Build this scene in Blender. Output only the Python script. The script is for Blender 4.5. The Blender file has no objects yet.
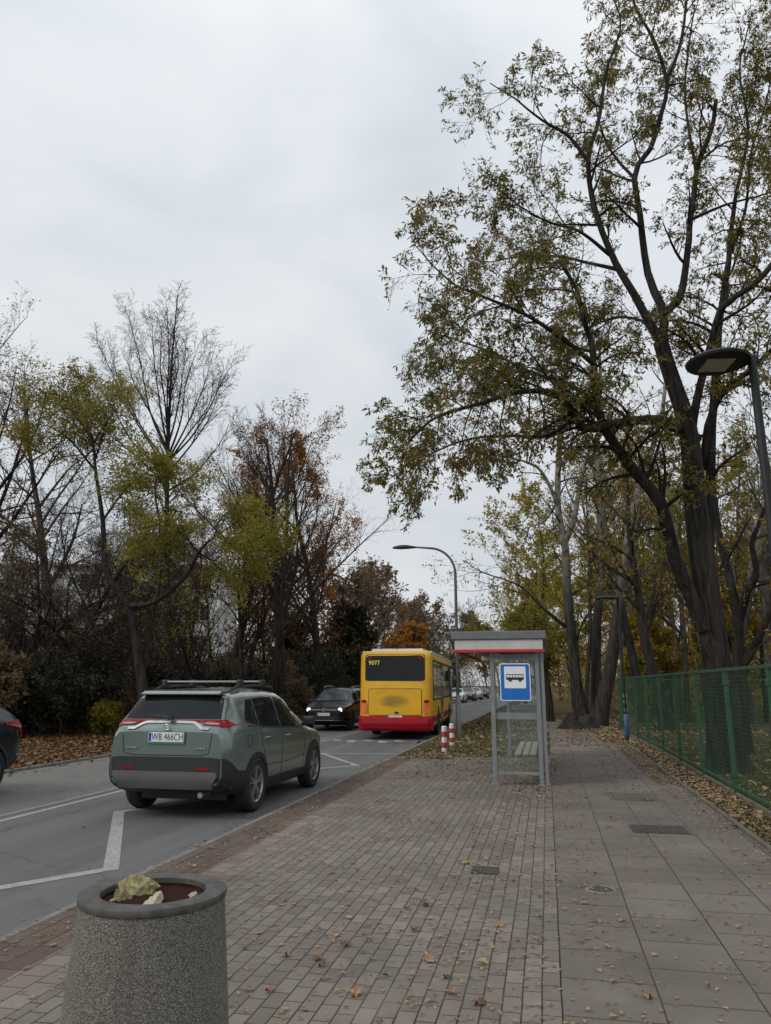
import bpy, bmesh, math, random
import numpy as np
from mathutils import Vector, Matrix
from mathutils.bvhtree import BVHTree
C = bpy.context.scene.collection
R = math.radians
# ------------------------------------------------------------------ camera model (also used to survey positions)
W_, H_ = 771, 1024
F_ = 750.0
VX, VY = 547.0, 685.0
CAM_H = 1.65
ROAD = -0.10
PIT = math.atan((VY - H_/2)/F_)
YAW = math.atan((VX - W_/2)/math.hypot(F_, VY - H_/2))
FW = np.array([-math.sin(YAW)*math.cos(PIT), math.cos(YAW)*math.cos(PIT), math.sin(PIT)])
RT = np.array([math.cos(YAW), math.sin(YAW), 0.0])
UP = np.cross(RT, FW)
def ray(u, v): return FW*F_ + RT*(u - W_/2) - UP*(v - H_/2)
def G(u, v, z=0.0):                 # the ground point seen at u, v
    r = ray(u, v); t = (z - CAM_H)/r[2]
    return np.array([0, 0, CAM_H]) + t*r
def AY(u, v, Y):                    # the point at distance Y down the road seen at u, v
    r = ray(u, v); t = Y/r[1]
    return np.array([0, 0, CAM_H]) + t*r

# ------------------------------------------------------------------ tagging
def tag(o, label=None, cat=None, group=None, kind=None):
    if label: o['label'] = label
    if cat: o['category'] = cat
    if group: o['group'] = group
    if kind: o['kind'] = kind
    return o
def thing(name, label, cat, loc=(0, 0, 0), rz=0.0, group=None):
    o = bpy.data.objects.new(name, None); C.objects.link(o)
    o.empty_display_size = 0.2
    o.location = loc; o.rotation_euler = (0, 0, rz)
    return tag(o, label, cat, group)
def copy_tree(o, parent=None):
    c = o.copy(); C.objects.link(c)
    if parent: c.parent = parent
    for ch in list(o.children): copy_tree(ch, c)
    return c

# ------------------------------------------------------------------ mesh helpers
def link(name, me, m, parent=None, smooth=False):
    o = bpy.data.objects.new(name, me); C.objects.link(o)
    if m is not None:
        for q in (m if isinstance(m, (list, tuple)) else [m]): me.materials.append(q)
    if parent: o.parent = parent
    if smooth:
        me.polygons.foreach_set('use_smooth', np.ones(len(me.polygons), dtype=bool))
    return o
def mesh_np(name, V, Fq, mi=None):
    """V (n,3), Fq (m,k) all faces with the same number of corners."""
    V = np.asarray(V, np.float32); Fq = np.asarray(Fq, np.int32)
    me = bpy.data.meshes.new(name)
    n, (m, k) = len(V), Fq.shape
    me.vertices.add(n); me.vertices.foreach_set('co', V.ravel())
    me.loops.add(m*k); me.loops.foreach_set('vertex_index', Fq.ravel())
    me.polygons.add(m)
    me.polygons.foreach_set('loop_start', np.arange(0, m*k, k, dtype=np.int32))
    me.polygons.foreach_set('loop_total', np.full(m, k, np.int32))
    if mi is not None: me.polygons.foreach_set('material_index', np.asarray(mi, np.int32))
    me.update(calc_edges=True)
    return me
class MB:
    def __init__(s): s.v = []; s.f = []
    def add(s, v, f):
        b = len(s.v); s.v += [tuple(p) for p in v]; s.f += [tuple(i + b for i in q) for q in f]; return s
    def box(s, c, d, rz=0.0, rx=0.0, ry=0.0):
        M = Matrix.Translation(c) @ Matrix.Rotation(rz, 4, 'Z') @ Matrix.Rotation(ry, 4, 'Y') @ Matrix.Rotation(rx, 4, 'X')
        hx, hy, hz = d[0]/2, d[1]/2, d[2]/2
        v = [M @ Vector((x, y, z)) for z in (-hz, hz) for x, y in ((-hx, -hy), (hx, -hy), (hx, hy), (-hx, hy))]
        return s.add(v, [(3, 2, 1, 0), (4, 5, 6, 7), (0, 1, 5, 4), (1, 2, 6, 5), (2, 3, 7, 6), (3, 0, 4, 7)])
    def tube(s, pts, r, n=8, closed=False, cap=True):
        pts = [Vector(p) for p in pts]; k = len(pts)
        rr = r if isinstance(r, (list, tuple)) else [r]*k
        v = []; prev = None
        for i, p in enumerate(pts):
            if closed: t = (pts[(i+1) % k] - pts[i-1]).normalized()
            else: t = (pts[min(i+1, k-1)] - pts[max(i-1, 0)]).normalized()
            if prev is None:
                a = Vector((0, 0, 1)) if abs(t.z) < 0.9 else Vector((1, 0, 0))
                n1 = t.cross(a).normalized()
            else: n1 = (prev - t*prev.dot(t)).normalized()
            prev = n1; n2 = t.cross(n1)
            for j in range(n):
                a = 2*math.pi*j/n
                v.append(p + (n1*math.cos(a) + n2*math.sin(a))*rr[i])
        f = []
        for i in range(k if closed else k-1):
            a, b = i*n, ((i+1) % k)*n
            for j in range(n): f.append((a+j, a+(j+1) % n, b+(j+1) % n, b+j))
        if cap and not closed: f += [tuple(range(n))[::-1], tuple((k-1)*n + j for j in range(n))]
        return s.add(v, f)
    def lathe(s, prof, n=32, axis='Z', c=(0, 0, 0), closed=False):
        v = []; c = Vector(c)
        for r, h in prof:
            for j in range(n):
                a = 2*math.pi*j/n; x, y = r*math.cos(a), r*math.sin(a)
                v.append(c + (Vector((x, y, h)) if axis == 'Z' else Vector((h, x, y)) if axis == 'X' else Vector((x, h, y))))
        f = []; k = len(prof)
        for i in range(k if closed else k-1):
            a, b = i*n, ((i+1) % k)*n
            for j in range(n): f.append((a+j, a+(j+1) % n, b+(j+1) % n, b+j))
        if not closed:
            if prof[0][0] > 1e-5: f.append(tuple(range(n))[::-1])
            if prof[-1][0] > 1e-5: f.append(tuple((k-1)*n + j for j in range(n)))
        return s.add(v, f)
    def prism(s, poly, to3, depth):
        """poly 2-D outline; to3(a, b, d) gives the 3-D point; d runs 0..depth."""
        n = len(poly)
        v = [to3(a, b, 0.0) for a, b in poly] + [to3(a, b, depth) for a, b in poly]
        f = [tuple(range(n))[::-1], tuple(range(n, 2*n))] + [(i, (i+1) % n, n+(i+1) % n, n+i) for i in range(n)]
        return s.add(v, f)
    def build(s, name, m, parent=None, smooth=False, bevel=0.0, fix=True, seg=2):
        me = bpy.data.meshes.new(name); me.from_pydata(s.v, [], s.f)
        if fix:
            bm = bmesh.new(); bm.from_mesh(me); bmesh.ops.recalc_face_normals(bm, faces=bm.faces); bm.to_mesh(me); bm.free()
        me.update()
        o = link(name, me, m, parent)
        if smooth:
            me.polygons.foreach_set('use_smooth', np.ones(len(me.polygons), dtype=bool))
            md = o.modifiers.new('edges', 'EDGE_SPLIT'); md.split_angle = R(40)
        if bevel:
            md = o.modifiers.new('bevel', 'BEVEL'); md.width = bevel; md.segments = seg; md.limit_method = 'ANGLE'; md.angle_limit = R(35)
        return o
def rrect(w, h, r, n=5, cx=0, cy=0):
    out = []
    for qx, qy, a0 in ((1, 1, 0), (-1, 1, 90), (-1, -1, 180), (1, -1, 270)):
        for i in range(n+1):
            a = R(a0 + 90*i/n)
            out.append((cx + qx*(w/2-r) + r*math.cos(a), cy + qy*(h/2-r) + r*math.sin(a)))
    return out

# ------------------------------------------------------------------ materials
def nodes(name):
    m = bpy.data.materials.new(name); m.use_nodes = True
    nt = m.node_tree; return m, nt, nt.nodes['Principled BSDF'], nt.nodes['Material Output']
def nn(nt, t, **kw):
    n = nt.nodes.new(t)
    for k, v in kw.items():
        if k in n.inputs: n.inputs[k].default_value = v
        else: setattr(n, k, v)
    return n
def ramp(nt, fac, stops, interp='LINEAR'):
    r = nt.nodes.new('ShaderNodeValToRGB'); r.color_ramp.interpolation = interp
    e = r.color_ramp.elements
    while len(e) < len(stops): e.new(0.5)
    for q, (p, c) in zip(e, stops): q.position = p; q.color = (c[0], c[1], c[2], 1)
    nt.links.new(fac, r.inputs[0]); return r.outputs[0]
def sh(c, k): return tuple(min(1, x*k) for x in c)
def noise(nt, scale, detail=4, rough=0.6, vec=None, coord='Object', dist=0.0):
    n = nn(nt, 'ShaderNodeTexNoise', Scale=scale, Detail=detail, Roughness=rough, Distortion=dist)
    if vec is None:
        tc = nt.nodes.new('ShaderNodeTexCoord'); vec = tc.outputs[coord]
    nt.links.new(vec, n.inputs['Vector']); return n.outputs['Fac']
def mixc(nt, fac, a, b, mode='MIX'):
    n = nt.nodes.new('ShaderNodeMix'); n.data_type = 'RGBA'; n.blend_type = mode
    for s, i in ((fac, 0), (a, 6), (b, 7)):
        if hasattr(s, 'links'): nt.links.new(s, n.inputs[i])
        elif i == 0: n.inputs[0].default_value = s
        else: n.inputs[i].default_value = (s[0], s[1], s[2], 1)
    return n.outputs[2]
def math_(nt, op, a, b=None, clamp=False):
    n = nt.nodes.new('ShaderNodeMath'); n.operation = op; n.use_clamp = clamp
    for i, s in enumerate((a, b)):
        if s is None: continue
        if hasattr(s, 'links'): nt.links.new(s, n.inputs[i])
        else: n.inputs[i].default_value = s
    return n.outputs[0]
def bump(nt, bs, h, strength=0.3, dist=0.01):
    b = nn(nt, 'ShaderNodeBump', Strength=strength, Distance=dist)
    nt.links.new(h, b.inputs['Height']); nt.links.new(b.outputs[0], bs.inputs['Normal'])
def mat(name, col, rough=0.6, metal=0.0, var=0.15, scale=8.0, bumpy=0.0, bscale=60.0, coat=0.0, spec=0.5, dirt=None):
    m, nt, bs, _ = nodes(name)
    f = noise(nt, scale, 5)
    c = ramp(nt, f, [(0.3, sh(col, 1-var)), (0.7, sh(col, 1+var))])
    if dirt:
        f2 = noise(nt, dirt[1], 6, 0.7)
        mk = ramp(nt, f2, [(0.45, (0, 0, 0)), (0.75, (dirt[2],)*3)])
        c = mixc(nt, mk, c, dirt[0])
    nt.links.new(c, bs.inputs['Base Color'])
    rr = ramp(nt, f, [(0.2, (max(0, rough-0.07),)*3), (0.8, (min(1, rough+0.07),)*3)])
    nt.links.new(rr, bs.inputs['Roughness'])
    bs.inputs['Metallic'].default_value = metal
    bs.inputs['Specular IOR Level'].default_value = spec
    bs.inputs['Coat Weight'].default_value = coat; bs.inputs['Coat Roughness'].default_value = 0.04
    if bumpy: bump(nt, bs, noise(nt, bscale, 6, 0.7), bumpy, 0.01)
    return m
def leaf_mat(name, cols, trans=0.35, rough=0.65, patch=0.6):
    """each leaf gets one of the colours; a slow noise shifts whole sprays between them"""
    m, nt, bs, out = nodes(name)
    g = nt.nodes.new('ShaderNodeNewGeometry')
    f = noise(nt, patch, 3, 0.6)
    v = math_(nt, 'ADD', math_(nt, 'MULTIPLY', g.outputs['Random Per Island'], 0.6), math_(nt, 'MULTIPLY', math_(nt, 'SUBTRACT', f, 0.3), 1.0))
    n = len(cols)
    c = ramp(nt, v, [(0.08 + 0.84*i/max(1, n-1), q) for i, q in enumerate(cols)])
    bs.inputs['Roughness'].default_value = rough; bs.inputs['Specular IOR Level'].default_value = 0.3
    nt.links.new(c, bs.inputs['Base Color'])
    t = nt.nodes.new('ShaderNodeBsdfTranslucent'); nt.links.new(c, t.inputs[0])
    mx = nt.nodes.new('ShaderNodeMixShader'); mx.inputs[0].default_value = trans
    nt.links.new(bs.outputs[0], mx.inputs[1]); nt.links.new(t.outputs[0], mx.inputs[2]); nt.links.new(mx.outputs[0], out.inputs[0])
    return m
def bark_mat(name, dark, light, pale=None, zlo=4, zhi=9, sc=9.0):
    m, nt, bs, _ = nodes(name)
    tc = nt.nodes.new('ShaderNodeTexCoord'); mp = nn(nt, 'ShaderNodeMapping'); mp.inputs['Scale'].default_value = (1, 1, 0.14)
    nt.links.new(tc.outputs['Object'], mp.inputs[0])
    f = noise(nt, sc, 6, 0.7, mp.outputs[0], dist=0.6)
    c = ramp(nt, f, [(0.38, dark), (0.62, light)])
    f2 = noise(nt, 1.2, 4)
    c = mixc(nt, ramp(nt, f2, [(0.5, (0, 0, 0)), (0.75, (0.35,)*3)]), c, (0.05, 0.055, 0.03))
    if pale:
        sp = nt.nodes.new('ShaderNodeSeparateXYZ'); nt.links.new(tc.outputs['Object'], sp.inputs[0])
        mr = nn(nt, 'ShaderNodeMapRange'); mr.inputs[1].default_value = zlo; mr.inputs[2].default_value = zhi
        nt.links.new(sp.outputs[2], mr.inputs[0])
        k = math_(nt, 'MULTIPLY', mr.outputs[0], ramp(nt, noise(nt, 3.0, 4), [(0.35, (0.15,)*3), (0.55, (1,)*3)]))
        c = mixc(nt, k, c, pale)
    nt.links.new(c, bs.inputs['Base Color']); bs.inputs['Roughness'].default_value = 0.9; bs.inputs['Specular IOR Level'].default_value = 0.2
    bump(nt, bs, f, 1.0, 0.06)
    return m
def glass_mat(name, tint, rough=0.03, alpha=0.0):
    """dark reflective vehicle glass"""
    m, nt, bs, out = nodes(name)
    bs.inputs['Base Color'].default_value = (*tint, 1); bs.inputs['Roughness'].default_value = rough
    bs.inputs['Specular IOR Level'].default_value = 0.27
    f = noise(nt, 2.5, 3)
    nt.links.new(ramp(nt, f, [(0.3, sh(tint, 0.6)), (0.7, sh(tint, 1.5))]), bs.inputs['Base Color'])
    return m
def clear_glass(name, tint=(0.93, 0.97, 0.96), dirt=0.06):
    m, nt, bs, out = nodes(name)
    tr = nt.nodes.new('ShaderNodeBsdfTransparent'); tr.inputs[0].default_value = (*tint, 1)
    gl = nt.nodes.new('ShaderNodeBsdfGlossy'); gl.inputs['Roughness'].default_value = 0.03; gl.inputs[0].default_value = (0.9, 0.95, 0.95, 1)
    df = nt.nodes.new('ShaderNodeBsdfDiffuse'); df.inputs[0].default_value = (0.45, 0.47, 0.46, 1)
    fr = nn(nt, 'ShaderNodeFresnel', IOR=1.45)
    m1 = nt.nodes.new('ShaderNodeMixShader'); nt.links.new(math_(nt, 'MULTIPLY', fr.outputs[0], 0.6), m1.inputs[0])
    nt.links.new(tr.outputs[0], m1.inputs[1]); nt.links.new(gl.outputs[0], m1.inputs[2])
    m2 = nt.nodes.new('ShaderNodeMixShader')
    nt.links.new(ramp(nt, noise(nt, 3.0, 6, 0.7), [(0.35, (dirt*0.3,)*3), (0.75, (dirt*2.2,)*3)]), m2.inputs[0])
    nt.links.new(m1.outputs[0], m2.inputs[1]); nt.links.new(df.outputs[0], m2.inputs[2]); nt.links.new(m2.outputs[0], out.inputs[0])
    return m
def emit_mat(name, col, s):
    m, nt, bs, out = nodes(name)
    bs.inputs['Base Color'].default_value = (*col, 1); bs.inputs['Emission Color'].default_value = (*col, 1)
    bs.inputs['Emission Strength'].default_value = s
    f = noise(nt, 20, 2); nt.links.new(ramp(nt, f, [(0.3, sh(col, 0.9)), (0.7, col)]), bs.inputs['Base Color'])
    return m
def paving_mat(name, bw, rh, mortar, c1, c2, cm, off=0.5, stain=0.35, x0=0.0, bstr=0.5, pale=None):
    m, nt, bs, _ = nodes(name)
    tc = nt.nodes.new('ShaderNodeTexCoord'); sp = nt.nodes.new('ShaderNodeSeparateXYZ'); nt.links.new(tc.outputs['Object'], sp.inputs[0])
    wob = noise(nt, 1.3, 2)
    xx = math_(nt, 'ADD', math_(nt, 'SUBTRACT', sp.outputs[0], x0), math_(nt, 'MULTIPLY', math_(nt, 'SUBTRACT', wob, 0.5), 0.012))
    yy = math_(nt, 'ADD', sp.outputs[1], math_(nt, 'MULTIPLY', math_(nt, 'SUBTRACT', noise(nt, 1.7, 2), 0.5), 0.02))
    cb = nt.nodes.new('ShaderNodeCombineXYZ'); nt.links.new(yy, cb.inputs[0]); nt.links.new(xx, cb.inputs[1])
    b = nn(nt, 'ShaderNodeTexBrick', Scale=1.0); b.offset = off; b.offset_frequency = 2
    b.inputs['Brick Width'].default_value = bw; b.inputs['Row Height'].default_value = rh
    b.inputs['Mortar Size'].default_value = mortar; b.inputs['Mortar Smooth'].default_value = 0.25; b.inputs['Bias'].default_value = 0.0
    b.inputs['Color1'].default_value = (*c1, 1); b.inputs['Color2'].default_value = (*c2, 1); b.inputs['Mortar'].default_value = (*cm, 1)
    nt.links.new(cb.outputs[0], b.inputs['Vector'])
    c = b.outputs['Color']
    f = noise(nt, 0.55, 6, 0.65)
    c = mixc(nt, ramp(nt, f, [(0.42, (0,)*3), (0.7, (stain,)*3)]), c, sh(c1, 0.55))
    f4 = noise(nt, 0.9, 5, 0.7, dist=1.0)
    c = mixc(nt, ramp(nt, f4, [(0.55, (0,)*3), (0.75, (stain*0.8,)*3)]), c, pale or sh(c2, 1.25))
    f2 = noise(nt, 160, 3, 0.8)
    c = mixc(nt, 0.5, c, ramp(nt, f2, [(0.3, (0.5,)*3), (0.7, (1.0,)*3)]), 'MULTIPLY')
    f3 = noise(nt, 14, 4, 0.8)
    c = mixc(nt, ramp(nt, f3, [(0.6, (0,)*3), (0.72, (0.35,)*3)]), c, sh(cm, 1.3))
    nt.links.new(c, bs.inputs['Base Color'])
    bs.inputs['Roughness'].default_value = 0.82; bs.inputs['Specular IOR Level'].default_value = 0.35
    h = math_(nt, 'SUBTRACT', math_(nt, 'MULTIPLY', f2, 0.15), b.outputs['Fac'])
    bump(nt, bs, h, bstr, 0.008)
    return m

def soot_mat():
    m, nt, bs, _ = nodes('sooty_engine_cover')
    tc = nt.nodes.new('ShaderNodeTexCoord'); mp = nn(nt, 'ShaderNodeMapping'); mp.inputs['Scale'].default_value = (0.7, 1, 9.0); nt.links.new(tc.outputs['Object'], mp.inputs[0])
    sp = nt.nodes.new('ShaderNodeSeparateXYZ'); nt.links.new(tc.outputs['Object'], sp.inputs[0])
    ex = math_(nt, 'MULTIPLY', math_(nt, 'ADD', sp.outputs[0], 0.02), 1.75); ez = math_(nt, 'MULTIPLY', math_(nt, 'SUBTRACT', sp.outputs[2], 1.22), 4.1)
    d = math_(nt, 'ADD', math_(nt, 'MULTIPLY', ex, ex), math_(nt, 'MULTIPLY', ez, ez))
    k = math_(nt, 'SUBTRACT', 1.0, d, clamp=True)
    f = math_(nt, 'MULTIPLY', k, ramp(nt, noise(nt, 2.2, 4, 0.6, mp.outputs[0]), [(0.3, (0.25,)*3), (0.62, (1.0,)*3)]))
    nt.links.new(mixc(nt, f, (0.78, 0.42, 0.004), (0.16, 0.11, 0.035)), bs.inputs['Base Color']); bs.inputs['Roughness'].default_value = 0.5
    return m
M = {}
M['steel'] = mat('steel_grey_paint', (0.20, 0.205, 0.21), 0.5, 0.1, 0.12, 6)
M['roof_steel'] = mat('roof_grey_paint', (0.155, 0.16, 0.168), 0.45, 0.2, 0.12, 5, dirt=((0.1, 0.1, 0.09), 4, 0.5))
M['galv'] = mat('lamp_post_paint', (0.09, 0.10, 0.105), 0.55, 0.2, 0.15, 5)
M['lamp_black'] = mat('lamp_dark_paint', (0.007, 0.0075, 0.008), 0.6, 0.0, 0.2, 5)
M['lamp_lens'] = mat('lamp_lens', (0.42, 0.40, 0.34), 0.3, 0, 0.1, 10)
M['blue_sleeve'] = mat('blue_sleeve', (0.018, 0.065, 0.16), 0.5, 0, 0.2, 9, dirt=((0.2, 0.2, 0.2), 7, 0.6))
M['sticker'] = mat('sticker_paper', (0.45, 0.47, 0.48), 0.6, 0, 0.2, 20)
M['white'] = mat('white_paint', (0.72, 0.72, 0.70), 0.5, 0, 0.08, 5, dirt=((0.4, 0.38, 0.33), 5, 0.4))
M['fascia'] = mat('fascia_off_white', (0.50, 0.49, 0.47), 0.5, 0, 0.08, 5, dirt=((0.3, 0.28, 0.25), 3, 0.4))
M['red'] = mat('red_paint', (0.50, 0.02, 0.03), 0.45, 0, 0.12, 6)
M['red_dull'] = mat('red_stripe_paint', (0.42, 0.03, 0.035), 0.5, 0, 0.15, 9)
M['blue'] = mat('sign_blue', (0.006, 0.13, 0.46), 0.35, 0, 0.07, 4)
M['sign_white'] = mat('sign_white', (0.75, 0.77, 0.78), 0.35, 0, 0.05, 6)
M['black'] = mat('black_plastic', (0.018, 0.018, 0.02), 0.6, 0, 0.2, 12)
M['ink'] = mat('black_ink', (0.012, 0.012, 0.014), 0.45, 0, 0.15, 12)
M['rubber'] = mat('tyre_rubber', (0.016, 0.016, 0.017), 0.8, 0, 0.25, 12, 0.3, 90)
M['alloy'] = mat('alloy_rim', (0.33, 0.34, 0.35), 0.35, 0.7, 0.12, 10)
M['bar_silver'] = mat('dull_silver_bar', (0.22, 0.225, 0.23), 0.5, 0.3, 0.12, 10)
M['dark_alloy'] = mat('dark_alloy', (0.045, 0.047, 0.05), 0.45, 0.5, 0.15, 10)
M['chrome'] = mat('bright_trim', (0.36, 0.375, 0.39), 0.28, 0.85, 0.08, 9)
M['skid'] = mat('silver_skid_plate', (0.115, 0.112, 0.11), 0.45, 0.25, 0.08, 6)
M['green_paint'] = mat('sage_green_car_paint', (0.150, 0.190, 0.173), 0.22, 0.35, 0.05, 2, coat=1.0, dirt=((0.13, 0.15, 0.13), 1.5, 0.5))
M['black_paint'] = mat('black_car_paint', (0.005, 0.0055, 0.007), 0.22, 0.0, 0.2, 2, coat=0.15, spec=0.35)
M['navy_paint'] = mat('blue_black_car_paint', (0.006, 0.008, 0.014), 0.22, 0.0, 0.2, 2, coat=0.2, spec=0.4)
M['silver_paint'] = mat('silver_car_paint', (0.48, 0.49, 0.50), 0.3, 0.4, 0.06, 2, coat=0.6)
M['white_paint'] = mat('white_car_paint', (0.72, 0.73, 0.74), 0.3, 0.0, 0.05, 2, coat=0.6)
M['dark_paint'] = mat('graphite_car_paint', (0.05, 0.055, 0.06), 0.3, 0.3, 0.1, 2, coat=0.6)
M['car_glass'] = glass_mat('tinted_car_glass', (0.010, 0.012, 0.013))
M['shield_glass'] = glass_mat('windscreen_glass', (0.075, 0.088, 0.092))
M['tail_red'] = mat('tail_lamp_red', (0.26, 0.004, 0.008), 0.3, 0, 0.35, 14, coat=0.0, spec=0.25)
M['tail_clear'] = mat('tail_lamp_clear', (0.30, 0.22, 0.22), 0.15, 0.2, 0.2, 14, coat=0.8)
M['amber'] = mat('amber_lamp', (0.75, 0.16, 0.01), 0.2, 0, 0.15, 14, coat=0.6)
M['head_on'] = emit_mat('lit_headlight', (0.95, 0.97, 1.0), 1.8)
M['plate'] = mat('plate_white', (0.66, 0.67, 0.66), 0.4, 0, 0.04, 10)
M['plate_green'] = mat('plate_frame_green', (0.02, 0.22, 0.09), 0.4, 0, 0.08, 10)
M['plate_ink'] = mat('plate_ink', (0.03, 0.05, 0.04), 0.4, 0, 0.1, 10)
M['plate_blue'] = mat('plate_blue', (0.01, 0.05, 0.35), 0.4, 0, 0.08, 10)
M['bus_yellow'] = mat('bus_yellow_paint', (0.78, 0.42, 0.004), 0.4, 0, 0.06, 1.2, coat=0.1, dirt=((0.45, 0.25, 0.03), 1.4, 0.4))
M['bus_red'] = mat('bus_red_paint', (0.33, 0.003, 0.012), 0.45, 0, 0.15, 1.5, coat=0.0, spec=0.25, dirt=((0.12, 0.03, 0.03), 2.5, 0.5))
M['soot'] = soot_mat()
M['bus_roof'] = mat('bus_roof_white', (0.60, 0.60, 0.58), 0.45, 0, 0.1, 3)
M['grime'] = mat('soot_grime', (0.12, 0.065, 0.012), 0.6, 0, 0.3, 6)
M['led'] = emit_mat('amber_display', (0.75, 0.58, 0.10), 0.35)
M['fence_green'] = mat('fence_green_paint', (0.020, 0.085, 0.040), 0.5, 0.1, 0.25, 5, dirt=((0.07, 0.06, 0.035), 7, 0.5))
M['wire_green'] = mat('fence_wire_green', (0.024, 0.088, 0.042), 0.6, 0.0, 0.25, 5)
M['concrete'] = mat('concrete', (0.19, 0.18, 0.165), 0.85, 0, 0.2, 5, 0.35, 60, dirt=((0.09, 0.09, 0.07), 3, 0.6))
M['mossy'] = mat('mossy_concrete', (0.115, 0.105, 0.085), 0.9, 0, 0.25, 4, 0.4, 60, dirt=((0.05, 0.055, 0.03), 2.5, 0.8))
M['iron'] = mat('cast_iron_cover', (0.075, 0.064, 0.056), 0.7, 0.3, 0.25, 10, 0.5, 50)
M['wood'] = mat('bench_wood', (0.36, 0.34, 0.30), 0.7, 0, 0.18, 9)
M['liner'] = mat('bin_liner_maroon', (0.030, 0.010, 0.008), 0.85, 0, 0.4, 9, spec=0.1)
M['rim_dark'] = mat('bin_rim_concrete', (0.060, 0.056, 0.050), 0.6, 0.0, 0.25, 14, 0.25, 120, dirt=((0.15, 0.14, 0.125), 16, 0.7))
M['rubbish'] = mat('pale_rubbish', (0.24, 0.21, 0.10), 0.85, 0, 0.6, 30, 0.7, 30)
M['rubbish_white'] = mat('white_rubbish', (0.42, 0.39, 0.27), 0.8, 0, 0.2, 14, 0.5, 40)
M['facade'] = mat('pale_facade', (0.62, 0.62, 0.61), 0.85, 0, 0.08, 0.7)
M['facade_grey'] = mat('grey_facade_band', (0.28, 0.28, 0.27), 0.85, 0, 0.1, 0.7)
M['window'] = glass_mat('house_window', (0.02, 0.024, 0.028))
M['line'] = mat('road_line_white', (0.34, 0.34, 0.32), 0.75, 0, 0.1, 3, 0.2, 80, dirt=((0.13, 0.13, 0.128), 26, 1.0))
M['line_old'] = mat('road_line_worn', (0.25, 0.25, 0.24), 0.75, 0, 0.1, 3, 0.2, 80, dirt=((0.12, 0.12, 0.12), 10, 0.9))
M['globe'] = mat('milk_globe', (0.75, 0.75, 0.73), 0.3, 0, 0.03, 6)
M['clear'] = clear_glass('shelter_glass')
M['underside'] = mat('shelter_ceiling', (0.16, 0.16, 0.165), 0.6, 0, 0.12, 4)

def pebble_mat():
    m, nt, bs, _ = nodes('exposed_pebble_concrete')
    tc = nt.nodes.new('ShaderNodeTexCoord')
    v = nn(nt, 'ShaderNodeTexVoronoi', Scale=230.0); nt.links.new(tc.outputs['Object'], v.inputs['Vector'])
    hue = nt.nodes.new('ShaderNodeSeparateColor'); nt.links.new(v.outputs['Color'], hue.inputs[0])
    c = ramp(nt, hue.outputs[0], [(0.0, (0.17, 0.157, 0.132)), (0.45, (0.245, 0.228, 0.192)), (0.7, (0.30, 0.28, 0.235)), (1.0, (0.42, 0.39, 0.33))])
    e = ramp(nt, v.outputs['Distance'], [(0.25, (1, 1, 1)), (0.7, (0.30, 0.29, 0.28))])
    c = mixc(nt, 1.0, c, e, 'MULTIPLY')
    c = mixc(nt, ramp(nt, noise(nt, 3.5, 5), [(0.45, (0,)*3), (0.8, (0.35,)*3)]), c, (0.08, 0.073, 0.06))
    mp = nn(nt, 'ShaderNodeMapping'); mp.inputs['Scale'].default_value = (1, 1, 0.12); nt.links.new(tc.outputs['Object'], mp.inputs[0])
    c = mixc(nt, ramp(nt, noise(nt, 9, 4, 0.6, mp.outputs[0]), [(0.55, (0,)*3), (0.72, (0.45,)*3)]), c, (0.075, 0.068, 0.055))
    nt.links.new(c, bs.inputs['Base Color']); bs.inputs['Roughness'].default_value = 0.85
    bump(nt, bs, math_(nt, 'MULTIPLY', v.outputs['Distance'], -1.0), 0.7, 0.006)
    return m
M['pebble'] = pebble_mat()

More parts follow.
